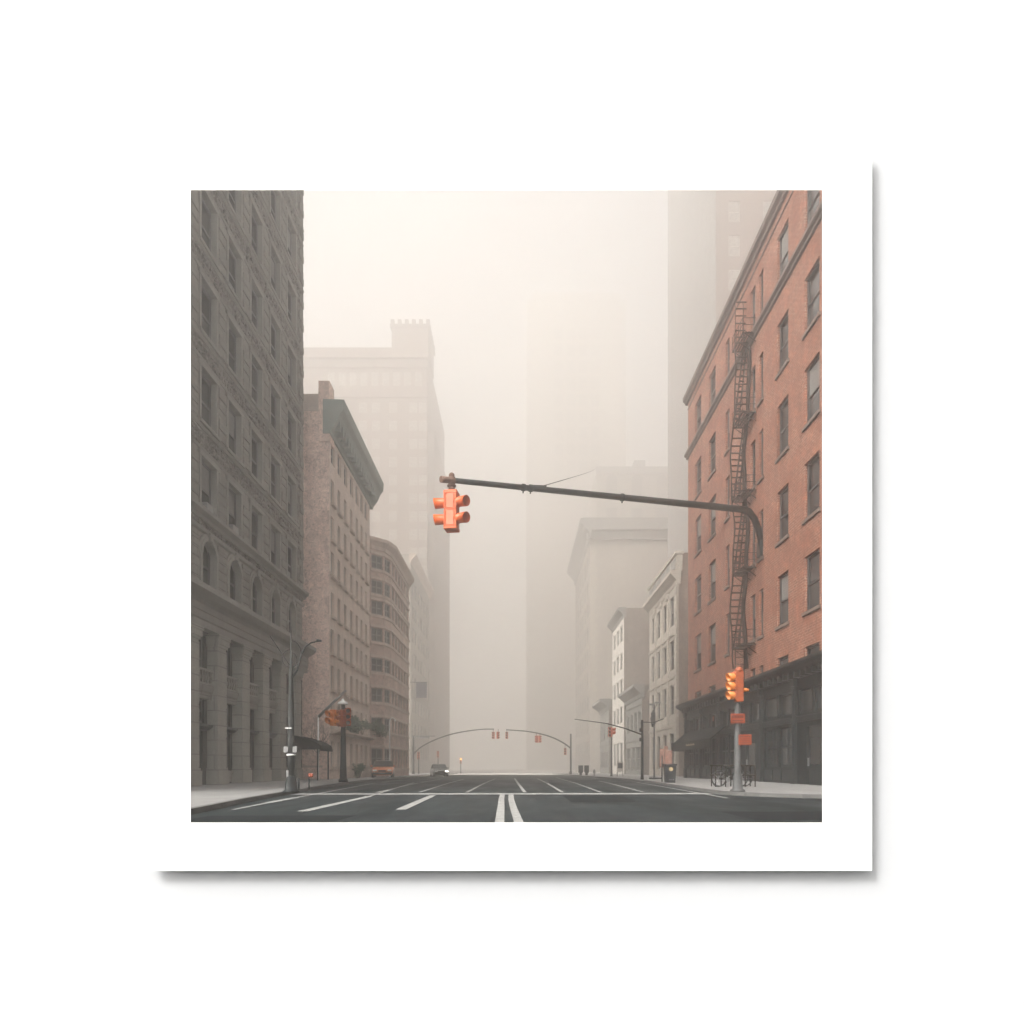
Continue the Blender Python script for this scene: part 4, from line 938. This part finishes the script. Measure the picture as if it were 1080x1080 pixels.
for u in (301.3, 310.8):
    p = at(u, 790.5, 22.05); MB().cbox((p.x, LY - .13, p.z), (.15, .03, .20), .01).build('sign_plate', 'white_plate', lp)
s = MB(); p = at(306, 768, 22.1); s.cbox((p.x - .05, LY - .12, p.z), (.22, .03, .03)); p = at(306, 797, 22.1); s.lathe((LX, LY, p.z), [(.14, 0), (.15, .03), (.14, .06)], 12); s.build('pole_band', 'pole_pale', lp)
p = at(302, 816, 22.1); MB().cbox((p.x + .05, LY - .1, p.z), (.08, .1, .22), .02).build('service_box', 'white_plate', lp)

# amber signal cluster on the left kerb
CX, CY = at(362, 824, 36.5).x, 36.5
cl = thing('signal_pole', 'dark pole with a cluster of amber traffic signals, before the buff building', 'signal pole', (CX, CY, KERB))
MB().lathe((CX, CY, KERB), [(.26, 0), (.26, .12), (.2, .2), (.17, 1.0), (.14, 2.6), (.11, 4.0), (.1, 4.35)], 12).build('pole', 'pole_dark', cl)
MB().lathe((CX - .02, CY, 4.38), [(.3, 0), (.26, .12), (.1, .2), (.04, .32)], 10).build('cap', 'pole_pale', cl)
head(cl, at(349, 756.5, 36.3), (-.55, -1, 0), 2, .78, 'rust_orange', 'amber')
head(cl, at(354.5, 757, 36.4), (.9, -.35, 0), 2, .9, 'amber', 'amber')
head(cl, at(360, 757.5, 36.2), (-1, .3, 0), 3, .95, 'rust_orange', 'rust_orange')
head(cl, at(367, 756, 36.3), (.35, -1, 0), 3, .98, 'rust_orange', 'orange')
s = MB(); s.bar(at(346, 752, 36.6), at(370, 752, 36.6), .07); s.bar(at(346, 763, 36.6), at(370, 763, 36.6), .07); s.build('bracket', 'pole_dark', cl)
# white boom behind the canopy
BX, BY_ = at(337, 822, 43.3).x, 43.0
bm_ = thing('boom_pole', 'slim pale pole with a long white slanting boom, above the black canopy', 'boom pole', (BX, BY_, sz(43)))
MB().lathe((BX, BY_, sz(43)), [(.09, 0), (.06, .2), (.05, 4.2)], 8).build('pole', 'pole_pale', bm_)
MB().tube([at(336, 756, 43), at(365, 728, 43)], [.10, .075], 8).build('boom', 'white_plate', bm_)

# black entrance canopy
cp = thing('entrance_canopy', 'black curved canvas canopy on posts at the end of the grey stone building', 'canopy', (-13.2, 42.3, KERB))
s = MB(); pr = [(-14.1, 2.95), (-13.5, 2.85), (-12.9, 2.68), (-12.45, 2.5), (-12.15, 2.3), (-12.08, 2.08), (-12.12, 2.05), (-12.2, 2.26), (-12.5, 2.44), (-12.95, 2.6), (-13.5, 2.76), (-14.1, 2.86)]
s.prism(pr, 'y', 40.9, 43.55)
s.prism([(-14.1, 2.9), (-13.5, 2.8), (-12.9, 2.64), (-12.45, 2.46), (-12.12, 2.2), (-12.12, 2.03), (-14.1, 2.03)], 'y', 40.88, 40.92); s.build('canvas', 'awning', cp)
s = MB()
for q in range(7): s.box(-12.1, -12.06, 40.9 + q * .38, 41.22 + q * .38, 1.94, 2.1)
s.build('valance', 'awning', cp)
for yy in (41.0, 43.3): MB().tube([(-12.3, yy, KERB), (-12.3, yy, 2.25)], .05, 8).build('post', 'pole_dark', cp)

def simple(name, label, cat, loc_, mats, group=None):
    t = thing(name, label, cat, loc_, group)
    for part, m, mb in mats: mb.build(part, m, t)
    return t
bx = at(326, 833, 24.8)
simple('marker_post', 'thin dark post with an orange box on top, beside the street lamp base', 'post', (bx.x, 24.8, KERB), [
    ('post', 'pole_dark', MB().tube([(bx.x, 24.8, KERB), (bx.x, 24.8, .66)], .03, 8)), ('marker_box', 'sign_orange', MB().cbox((bx.x + .08, 24.75, .66), (.17, .08, .14), .02))])
bx = at(315, 834, 24.3); simple('bollard', 'short plain grey bollard between the street lamp base and the orange marker post', 'bollard', (bx.x, 24.3, KERB), [('post', 'pole_dark', MB().tube([(bx.x, 24.3, KERB), (bx.x, 24.3, .5)], .04, 8)), ('cap', 'pole_grey', MB().lathe((bx.x, 24.3, .5), [(.05, 0), (.05, .03), (.02, .06)], 8))])

# ---------------------------------------------------------------- trees and plants
def leaves(mb, c, r, n, size):
    for _ in range(n):
        while True:
            v = Vector((rnd.uniform(-1, 1), rnd.uniform(-1, 1), rnd.uniform(-1, 1)))
            if .25 < v.length < 1: break
        p = Vector(c) + Vector((v.x * r[0], v.y * r[1], v.z * r[2])); a = Vector((rnd.gauss(0, 1), rnd.gauss(0, 1), rnd.gauss(0, .6))).normalized(); b_ = a.orthogonal().normalized()
        l = size * rnd.uniform(.6, 1.3); mb.quad(p, p + a * l * .5 + b_ * l * .28, p + a * l, p + a * l * .5 - b_ * l * .28)
def bush(name, label, c, r, n, size, cat='shrub', clumps=9, trough=None):
    t = thing(name, label, cat, (c[0], c[1], c[2] - r[2])); mb = MB(); st = MB()
    for k in range(clumps):
        q = Vector(c) + Vector((rnd.uniform(-.75, .75) * r[0], rnd.uniform(-.75, .75) * r[1], rnd.uniform(-.5, .6) * r[2]))
        leaves(mb, q, (r[0] * .42, r[1] * .42, r[2] * .5), n // clumps, size); st.tube([(q.x * .4 + c[0] * .6, q.y * .4 + c[1] * .6, c[2] - r[2]), q], [.03, .012], 5)
    mb.build('foliage', 'leaf', t); st.build('stem', 'bark', t)
    if trough: MB().box(*trough).build('trough', 'pole_grey', t)
bush('ledge_shrub', 'loose green shrub spilling over the first-floor ledge of the buff building', (-12.98, 54.5, 4.25), (.5, 3.6, .72), 1500, .22)
bush('ledge_shrub', 'smaller pale green shrub hanging by the lower bow windows', (-13.1, 63.2, 4.6), (.9, .8, .8), 500, .25)
bush('ground_shrub', 'dark rounded shrub at the foot of the buff building wall', (-12.8, 53.5, .62), (.5, .9, .62), 500, .16)
def branch(mb, p, d, l, r, lv):
    q = p + d * l; mid = p + d * l * .5 + Vector((rnd.gauss(0, .04), rnd.gauss(0, .04), .02)) * l
    mb.tube([p, mid, q], [r, r * .85, r * .65], 5, caps=False)
    if lv:
        for _ in range(3 if lv > 1 else 2):
            e = (d + Vector((rnd.gauss(0, .55), rnd.gauss(0, .55), rnd.uniform(-.05, .5)))).normalized(); branch(mb, q if rnd.random() < .6 else mid, e, l * rnd.uniform(.6, .85), r * .6, lv - 1)
bt = thing('bare_tree', 'small leafless sapling against the pink side wall behind the black canopy', 'tree', (-13.6, 45.4, sz(45)))
MB().tube([(-13.6, 45.4, sz(45)), (-13.62, 45.4, 1.2), (-13.56, 45.4, 2.0)], [.06, .05, .045], 7).build('trunk', 'bark', bt)
mb = MB()
for k in range(5): branch(mb, Vector((-13.56, 45.4, 1.7 + .1 * k)), Vector((rnd.gauss(0, .5), rnd.gauss(0, .3), 1)).normalized(), .9, .03, 3)
mb.build('crown', 'bark', bt)

# ---------------------------------------------------------------- right pavement
cx, cy_ = 8.12, 35.2
cn = thing('litter_bin', 'black square litter bin with a round gold badge, on the right pavement', 'litter bin', (cx, cy_, KERB))
s = MB(); v = []
for z, hw in ((KERB, .235), (KERB + .9, .28)): v.append([s.bm.verts.new((cx + a * hw, cy_ + b_ * hw, z)) for a, b_ in ((-1, -1), (1, -1), (1, 1), (-1, 1))])
for k in range(4): s.bm.faces.new((v[0][k], v[0][(k + 1) % 4], v[1][(k + 1) % 4], v[1][k]))
s.bm.faces.new(v[0][::-1]); s.bm.faces.new(v[1]); s.build('body', 'can_black', cn)
MB().cbox((cx, cy_, KERB + .95), (.64, .64, .09), .02).build('rim', 'can_black', cn)
MB().tube([(cx - .0, cy_ - .282, KERB + .72), (cx, cy_ - .262, KERB + .72)], .105, 16).build('badge', 'gold', cn)
s = MB()
for k, (a, b_) in enumerate(((-.1, .03), (-.02, .05), (.09, .06))): s.box(cx + a, cx + a + b_, cy_ - .262, cy_ - .25, KERB + .14, KERB + .19)
s.build('small_marks', 'steel', cn)
bx = at(702, 812, 37.2); X_, Y_ = bx.x, 37.2
pk = thing('poster_stand', 'pink and orange posters on boards standing just behind the litter bin', 'poster stand', (X_, Y_, sz(37)))
MB().cbox((X_ + .16, Y_, 1.38), (.40, .08, 1.0), .01).build('board', 'poster_pink', pk)
s = MB(); s.cbox((X_ - .19, Y_ + .05, 1.45), (.26, .07, 1.05), .01); s.build('side_board', 'poster_pink', pk)
s = MB(); s.cbox((X_ + .02, Y_, 1.98), (.2, .06, .26), .01); s.build('top_card', 'poster_pink', pk)
s = MB(); s.tube([(X_ - .2, Y_, KERB), (X_ - .2, Y_, 1.6)], .035, 6); s.tube([(X_ + .2, Y_, KERB), (X_ + .2, Y_, 1.6)], .035, 6); s.build('legs', 'pole_dark', pk)
s = MB()
for k in range(7): s.cbox((X_ + .02 + .26 * rnd.random(), Y_ - .045, .98 + .11 * k), (.05 + .1 * rnd.random(), .006, .02))
s.build('print_marks', 'rust_orange', pk)
X_, Y_ = at(690, 821, 47.5).x, 47.5
lm = thing('double_lamp', 'slim post with two pale lamp heads, in front of the cream building', 'street lamp', (X_, Y_, sz(47)))
MB().lathe((X_, Y_, sz(47)), [(.09, 0), (.06, .3), (.05, 5.3)], 8).build('pole', 'pole_grey', lm)
s = MB(); s.cbox((X_ + .1, Y_, sz(47) + .05), (.9, .4, .09), .02); s.build('base_plate', 'pole_dark', lm)
for u, v_ in ((687.5, 743), (693.5, 741)):
    p = at(u, v_, Y_); s = MB(); s.cbox(p, (.42, .3, .12), .04); s.bar((X_, Y_, 5.0), p, .05); s.build('lamp_head', 'white_plate', lm)
s = MB(); s.tube([(X_ - .12, Y_, 3.8), (X_ - .25, Y_ - .1, 4.4), (X_ - .05, Y_, 5.0)], .06, 6); s.cbox((X_ - .1, Y_ - .1, 4.4), (.3, .2, .9), .05); s.build('equipment_box', 'pole_grey', lm)
X_, Y_ = at(678.8, 822, 44).x, 44.5
am_ = thing('side_mast_arm', 'dark post with a thin arm sloping over the road, before the low grey shop', 'mast arm', (X_, Y_, sz(44)))
MB().lathe((X_, Y_, sz(44)), [(.12, 0), (.1, .3), (.085, 4.0)], 8).build('pole', 'pole_dark', am_)
MB().tube([(X_, Y_, at(0, 775, Y_).z), at(660, 768.5, Y_), at(640, 763, Y_), at(606, 758.5, Y_)], [.05, .042, .034, .02], 8).build('arm', 'pole_dark', am_)
s = MB(); s.tube([(X_, Y_, 3.95), at(690, 762, Y_), at(700, 758, Y_)], .035, 6); s.build('side_arm', 'pole_dark', am_)
for v_ in (780, 770): MB().cbox(at(676, v_, Y_ - .1), (.2, .15, .25), .02).build('control_box', 'pole_dark', am_)
X_, Y_ = at(645, 817, 66).x, 66.0
rs = thing('signal_pole', 'pale thin pole topped by one orange signal, far along the right pavement', 'signal pole', (X_, Y_, sz(66)))
MB().lathe((X_, Y_, sz(66)), [(.15, 0), (.09, .3), (.07, 3.9)], 8).build('pole', 'pole_grey', rs)
head(rs, at(643.5, 772, 65.8), (-.5, -1, 0), 3, 1.0, 'orange', 'orange'); head(rs, at(646.5, 771, 66), (1, -.4, 0), 2, .7, 'orange', 'orange')
# bicycles and rack
def bicycle(label, x, y, rz, lean, z0):
    t = thing('bicycle', label, 'bicycle', (x, y, z0), 'bicycles at the rack', rz); t.rotation_euler = (R(lean), 0, rz)
    def L(pts, r, n=6): return MB().tube([Vector(p) for p in pts], r, n)
    for xx in (-.52, .52):
        m = MB(); m.tube([(xx + .33 * math.cos(2 * math.pi * k / 24), 0, .35 + .33 * math.sin(2 * math.pi * k / 24)) for k in range(25)], .022, 6); w_ = m.build('wheel', 'rubber', t, local=True)
        m = MB()
        for k in range(10): m.tube([(xx, 0, .35), (xx + .32 * math.cos(k * math.pi / 5), 0, .35 + .32 * math.sin(k * math.pi / 5))], .006, 4)
        m.build('spokes', 'steel', w_, local=True)
    f = MB()
    for a, b_ in (((-.52, 0, .35), (-.1, 0, .32)), ((-.52, 0, .35), (-.2, 0, .78)), ((-.1, 0, .32), (-.22, 0, .86)), ((-.1, 0, .32), (.36, 0, .76)), ((-.2, 0, .78), (.34, 0, .84)), ((.34, 0, .92), (.52, 0, .35))): f.tube([a, b_], .02, 6)
    f.build('frame', 'pole_dark', t, local=True)
    s_ = MB(); s_.cbox((-.24, 0, .9), (.26, .14, .06), .025); s_.build('saddle', 'rubber', t, local=True)
    h = MB(); h.tube([(.28, -.26, 1.0), (.36, -.12, 1.02), (.34, 0, .98), (.36, .12, 1.02), (.28, .26, 1.0)], .016, 6); h.tube([(.34, 0, .86), (.34, 0, .99)], .018, 6); h.build('handlebar', 'pole_dark', t, local=True)
    c_ = MB(); c_.tube([(-.1, -.03, .32), (-.1, .03, .32)], .09, 12); c_.box(-.11, -.09, .05, .08, .16, .32); c_.box(-.11, -.09, -.08, -.05, .32, .48); c_.build('crank', 'steel', t, local=True)
bicycle('dark bicycle leaning on the rack, nearest the kerb by the signal pole', 9.05, 28.25, R(14), 7, KERB)
bicycle('dark bicycle on the rack, nearer the black shopfront', 9.35, 28.85, R(-8), -6, KERB)
rk = thing('bicycle_rack', 'black metal rail rack holding two bicycles before the black shopfront', 'bicycle rack', (9.2, 28.5, KERB))
s = MB()
for k in range(5):
    x = 8.45 + k * .42; s.tube([(x, 28.2, KERB), (x, 28.2, .95), (x, 28.35, 1.02), (x, 28.65, 1.02), (x, 28.8, .95), (x, 28.8, KERB)], .024, 6)
s.build('hoops', 'iron', rk)
s = MB(); s.bar((8.3, 28.5, .62), (10.25, 28.5, .62), .05); s.bar((8.3, 28.5, 1.03), (10.25, 28.5, 1.03), .05); s.build('rail', 'iron', rk)
# distant pavement objects on the right
for u, w_, lab in ((604.8, .45, 'dark newspaper box next to the right arch post'), (610.2, .55, 'dark newspaper box, the further one from the right arch post')):
    p = at(u, 816, 82); zz = sz(82); p.x = 7.9 if w_ < .5 else 8.62
    t = thing('newspaper_box', lab, 'newspaper box', (p.x, 82, zz), 'newspaper boxes by the arch')
    s = MB(); s.cbox((p.x, 82, zz + .75), (.56, .5, .9), .03); s.build('cabinet', 'can_black', t); s = MB(); s.cbox((p.x, 82, zz + .15), (.3, .3, .3)); s.build('pedestal', 'pole_dark', t)
    s = MB(); s.cbox((p.x, 81.745, zz + .85), (.4, .012, .4)); s.build('door', 'pole_grey', t)
p = at(627, 817, 72); zz = sz(72)
hy = thing('hydrant', 'small pale fire hydrant on the hazy right pavement', 'hydrant', (p.x, 72, zz))
MB().lathe((p.x, 72, zz), [(.18, 0), (.18, .05), (.12, .08), (.12, .5), (.16, .53), (.13, .62), (.05, .72)], 10).build('body', 'white_plate', hy)
MB().tube([(p.x - .2, 72, zz + .4), (p.x + .2, 72, zz + .4)], .055, 8).build('nozzles', 'white_plate', hy)
p = at(654, 817, 64); zz = sz(64)
pb = thing('notice_board', 'pale notice board standing near the thin pole with the orange signal', 'notice board', (p.x, 64, zz))
MB().cbox((p.x, 64, zz + .95), (.62, .06, .95), .01).build('panel', 'frame_pale', pb)
s = MB(); s.bar((p.x - .27, 64.03, zz), (p.x - .27, 64.03, zz + .6), .05); s.bar((p.x + .27, 64.03, zz), (p.x + .27, 64.03, zz + .6), .05); s.build('legs', 'pole_grey', pb)
s = MB(); s.cbox((p.x, 63.965, zz + 1.05), (.44, .008, .5)); s.build('notice', 'glass_far', pb)

# ---------------------------------------------------------------- the curved signal arms in the fog
def curved_arm(label, px, D, pts, tip_heads, pole_top):
    z0 = sz(D); t = thing('curved_signal_arm', label, 'signal arm', (px, D, z0))
    MB().lathe((px, D, z0), [(.22, 0), (.2, .3), (.14, .5), (.12, pole_top - z0)], 10).build('pole', 'pole_dark', t)
    P = [at(u, v, D) for u, v in pts]; Q = []
    for i in range(len(P) - 1):                 # smooth the curve
        p0, p1, p2, p3 = P[max(i - 1, 0)], P[i], P[i + 1], P[min(i + 2, len(P) - 1)]
        for k in range(5):
            f = k / 5; Q.append(.5 * ((2 * p1) + (-p0 + p2) * f + (2 * p0 - 5 * p1 + 4 * p2 - p3) * f * f + (-p0 + 3 * p1 - 3 * p2 + p3) * f ** 3))
    Q.append(P[-1]); MB().tube(Q, [.115 - .05 * k / len(Q) for k in range(len(Q))], 8).build('arm', 'pole_dark', t)
    for u, v, d in tip_heads:
        c = at(u, v, D); o = head(t, c, d, 3, 1.05, 'orange', 'orange')
        m_ = MB(); m_.tube([c + Vector((0, .1, .45)), c + Vector((0, .1, .95))], .03, 6); m_.build('hanger', 'pole_dark', o)
    return t
LD = 100.0
xl, xr = at(436, 0, LD).x, at(602, 0, LD).x
curved_arm('left curved mast arm with an orange signal pair at its tip, deep in the fog', xl, LD, [(436.4, 795), (444, 788), (456, 781.5), (472, 775.5), (490, 771.5), (508, 769.3), (521, 769)], [(520.2, 775.5, (-.3, -1, 0)), (525.4, 775.5, (.5, -1, 0))], at(0, 776, LD).z)
curved_arm('right curved mast arm with orange signals at its tip and middle, deep in the fog', xr, LD, [(601.8, 789), (594, 783.5), (583, 778), (570, 774), (555, 771.3), (534, 769.7)], [(534.4, 775.5, (-.2, -1, 0)), (565.8, 779.5, (-.6, -1, 0)), (569.5, 779.5, (.4, -1, 0)), (596, 792.5, (-.2, -1, 0))], at(0, 774, LD).z)
s = MB(); zz = at(0, 777, LD).z
sgp = thing('street_sign', 'dark street name panel on a bracket above the left curved arm post', 'street sign', (xl, LD, zz - .2))
MB().box(xl, at(453, 0, LD).x, LD - .03, LD + .03, zz - .25, zz + .05).build('panel', 'tower_grey', sgp); MB().bar((xl - .4, LD + .05, zz + .1), (at(459, 0, LD).x, LD + .05, zz + .1), .07).build('bracket', 'pole_dark', sgp)
for u, vb, vh, D, lab, lit in ((441.5, 815.5, 797, 104, 'faint orange signal on a pole behind the grey car', None), (462, 815, 795.5, 118, 'faint orange signal past the grey car, in thick fog', None), (486, 814.5, 802.5, 140, 'signal with one glowing amber light, deepest in the fog', 'lit_amber')):
    p = at(u, 0, D); zz = sz(D); p.x = min(p.x, -11.0) if u < 480 else p.x
    zz = sz(D) if u < 480 else gz(D)
    t = thing('far_signal', lab, 'signal pole', (p.x, D, zz)); c = at(u, vh, D)
    MB().lathe((p.x, D, zz), [(.14, 0), (.09, .4), (.08, c.z - zz + .6)], 8).build('pole', 'pole_dark', t)
    head(t, Vector((c.x, D - .2, c.z)), (.1, -1, 0), 3, 1.15, 'orange', 'orange', lit)
    if abs(c.x - p.x) > .3: MB().bar((p.x, D, c.z + .5), (c.x, D, c.z + .5), .08).build('arm', 'pole_dark', t)
p = at(412, 817, 69); X_ = -11.6
t = thing('curved_lamp', 'slender grey lamp post with a hooked top, before the rounded bow corner', 'street lamp', (at(411, 0, 62).x, 62, sz(62)))
X_ = at(411, 0, 62).x; z2 = at(0, 757, 62).z
MB().tube([(X_, 62, sz(62)), (X_, 62, z2 - .4), (X_ + .06, 62, z2 - .1), (X_ + .3, 62, z2), (X_ + .5, 62, z2 - .15)], [.08, .055, .05, .045, .04], 8).build('pole', 'pole_pale', t)
MB().lathe((X_ + .5, 62, z2 - .32), [(.12, 0), (.1, .1), (.04, .18)], 8).build('lamp_head', 'pole_pale', t)
bn = thing('hanging_banner', 'small dark banner on a wall pole, high in the left fog', 'banner', (at(444, 0, 95).x, 95, at(0, 736, 95).z))
p = at(444.5, 728, 95); MB().box(p.x - .75, p.x + .75, 94.95, 95.02, p.z - 1.1, p.z + 1.1).build('cloth', 'banner', bn)
MB().bar((-15.25, 95, p.z + 1.15), (p.x + .8, 95, p.z + 1.15), .07).build('pole', 'pole_dark', bn)

# ---------------------------------------------------------------- cars
def car(name, label, x, y, z, rz, paint, estate=False, lit=False, roofm=None):
    t = thing(name, label, 'car', (x, y, z), None, rz)   # nose towards local -y
    st = [(-2.25, .62, .34, .60), (-2.2, .78, .24, .70), (-1.9, .86, .2, .80), (-1.35, .9, .2, .88), (-.6, .91, .2, .95), (.6, .91, .2, .97), (1.4, .9, .2, .98), (2.0, .86, .24, .95), (2.25, .76, .34, .86)]
    mb = MB(); rings = []
    for yy, w_, zb, zt in st:
        pr = [(-w_ * .86, zb), (-w_, zb + .16), (-w_, zt - .2), (-w_ * .93, zt - .04), (-w_ * .8, zt), (w_ * .8, zt), (w_ * .93, zt - .04), (w_, zt - .2), (w_, zb + .16), (w_ * .86, zb)]
        rings.append([mb.bm.verts.new((a, yy, b_)) for a, b_ in pr])
    n = len(rings[0])
    for a, b_ in zip(rings, rings[1:]):
        for k in range(n): mb.bm.faces.new((a[k], a[(k + 1) % n], b_[(k + 1) % n], b_[k])).smooth = True
    mb.bm.faces.new(rings[0][::-1]); mb.bm.faces.new(rings[-1]); mb.build('body', paint, t, local=True)
    rear = 2.1 if estate else 1.55
    cb = [(-1.0, .80, .93), (-.35, .68, 1.38), (.1, .66, 1.45), (.9, .66, 1.45), (rear - .35, .66, 1.38), (rear, .76, .96)]
    mb = MB(); rings = [[mb.bm.verts.new(p) for p in ((-w_ - .03 * (z_ < 1), yy, min(z_, .93)), (-w_, yy, z_), (w_, yy, z_), (w_ + .03 * (z_ < 1), yy, min(z_, .93)))] for yy, w_, z_ in cb]
    for a, b_ in zip(rings, rings[1:]):
        for k in range(3): mb.bm.faces.new((a[k], a[k + 1], b_[k + 1], b_[k]))
    mb.build('windows', 'car_glass', t, local=True)
    mb = MB(); rings = [[mb.bm.verts.new(p) for p in ((-w_ - .012, yy, z_ - .04), (-w_ * .85, yy, z_ + .03), (w_ * .85, yy, z_ + .03), (w_ + .012, yy, z_ - .04))] for yy, w_, z_ in ((-.38, .68, 1.37), (.1, .67, 1.45), (.9, .67, 1.45), (rear - .33, .67, 1.38))]
    for a, b_ in zip(rings, rings[1:]):
        for k in range(3): mb.bm.faces.new((a[k], a[k + 1], b_[k + 1], b_[k])).smooth = True
    for sx in (-1, 1):
        mb.bar((sx * .80, -1.0, .93), (sx * .685, -.36, 1.38), .06); mb.bar((sx * .7, .35, .95), (sx * .67, .3, 1.44), .06); mb.bar((sx * .78, rear, .95), (sx * .67, rear - .35, 1.37), .07)
    mb.build('roof', roofm or paint, t, local=True)
    for yy in (-1.42, 1.4):
        for sx in (-1, 1):
            m = MB(); m.tube([(sx * .68, yy, .32), (sx * .90, yy, .32)], .32, 18); w_ = m.build('wheel', 'rubber', t, local=True)
            m = MB(); m.tube([(sx * .89, yy, .32), (sx * .915, yy, .32)], [.2, .17], 14); m.build('rim', 'steel', w_, local=True)
    for sx in (-1, 1):
        m = MB(); m.cbox((sx * .6, -2.235, .62), (.34, .1, .14), .03); m.build('headlight', 'lit_head' if lit and sx > 0 else 'lamp_glass', t, local=True)
        m = MB(); m.cbox((sx * .95, -.75, .98), (.18, .1, .13), .03); m.build('mirror', paint, t, local=True)
    m = MB(); m.cbox((0, -2.27, .36), (1.6, .14, .17), .05); m.build('bumper', 'pole_grey', t, local=True)
    m = MB(); m.cbox((0, -2.245, .57), (.62, .06, .13), .02); m.build('grille', 'rubber', t, local=True)
    m = MB(); m.cbox((0, -2.35, .38), (.45, .012, .11)); m.build('number_plate', 'white_plate', t, local=True)
p = at(403, 0, 57); car('parked_car', 'orange car facing the camera beside the buff building', p.x, 57.5, sz(57), R(9), 'taxi', True, roofm='silver')
p = at(461, 0, 77); car('parked_car', 'grey car with one bright headlight, blurred by fog at the left kerb', p.x, 79, gz(79), R(14), 'silver', False, True)

# ---------------------------------------------------------------- haze, sky, sun, camera
HAZE = 0.0058; TOP = 278.0
mb = MB().box(-430, 430, -70, 720, -3.0, TOP)
hz = mb.build('haze', 'ground'); hz['kind'] = 'stuff'
m = bpy.data.materials.new('fog'); m.use_nodes = True; nt = m.node_tree; nt.nodes.clear()
out = nt.nodes.new('ShaderNodeOutputMaterial'); pv = nt.nodes.new('ShaderNodeVolumePrincipled')
pv.inputs['Color'].default_value = (.997, .979, .958, 1); pv.inputs['Density'].default_value = HAZE; pv.inputs['Anisotropy'].default_value = .75
nt.links.new(pv.outputs[0], out.inputs['Volume']); hz.data.materials.clear(); hz.data.materials.append(m)

SUN = Vector((-.58, -.55, .60)).normalized()     # towards the sun: upper left, behind the camera
wd = bpy.data.worlds.new('World'); scn.world = wd; wd.use_nodes = True; nt = wd.node_tree
bg = nt.nodes['Background']; sky = nt.nodes.new('ShaderNodeTexSky'); sky.sky_type = 'NISHITA'; sky.sun_disc = False
sky.sun_elevation = math.asin(SUN.z); sky.sun_rotation = math.atan2(SUN.x, SUN.y); sky.dust_density = 6.0; sky.ozone_density = .6; sky.air_density = 1.0
hs = nt.nodes.new('ShaderNodeHueSaturation'); hs.inputs['Saturation'].default_value = .22; nt.links.new(sky.outputs[0], hs.inputs['Color'])
tint = mixc(nt, hs.outputs[0], (1.0, .995, .975), 1.0, 'MULTIPLY'); nt.links.new(tint, bg.inputs[0]); bg.inputs[1].default_value = .15
sl = bpy.data.lights.new('sun', 'SUN'); sl.energy = 4.0; sl.angle = R(14); sl.color = (1, .985, .96)
so = bpy.data.objects.new('sun', sl); col.objects.link(so); so.rotation_euler = (-SUN).to_track_quat('-Z', 'Y').to_euler(); so.location = (-40, -40, 60)

cam = bpy.data.cameras.new('camera'); co = bpy.data.objects.new('camera', cam); col.objects.link(co); scn.camera = co
co.location = (0, 0, CAM_H); co.rotation_euler = (R(90), 0, 0)
cam.sensor_width = 36; cam.lens = 36 * F / 1080; cam.shift_x = (540 - U0) / 1080; cam.shift_y = (V0 - 540) / 1080
cam.clip_start = .05; cam.clip_end = 3000
scn.render.engine = 'CYCLES'; c = scn.cycles
c.max_bounces = 18; c.volume_bounces = 14; c.diffuse_bounces = 3; c.glossy_bounces = 2; c.use_denoising = True; c.sample_clamp_indirect = 4.0
vs = scn.view_settings; vs.view_transform = 'Standard'; vs.look = 'None'; vs.gamma = 1; vs.use_curve_mapping = False; vs.exposure = 0.92
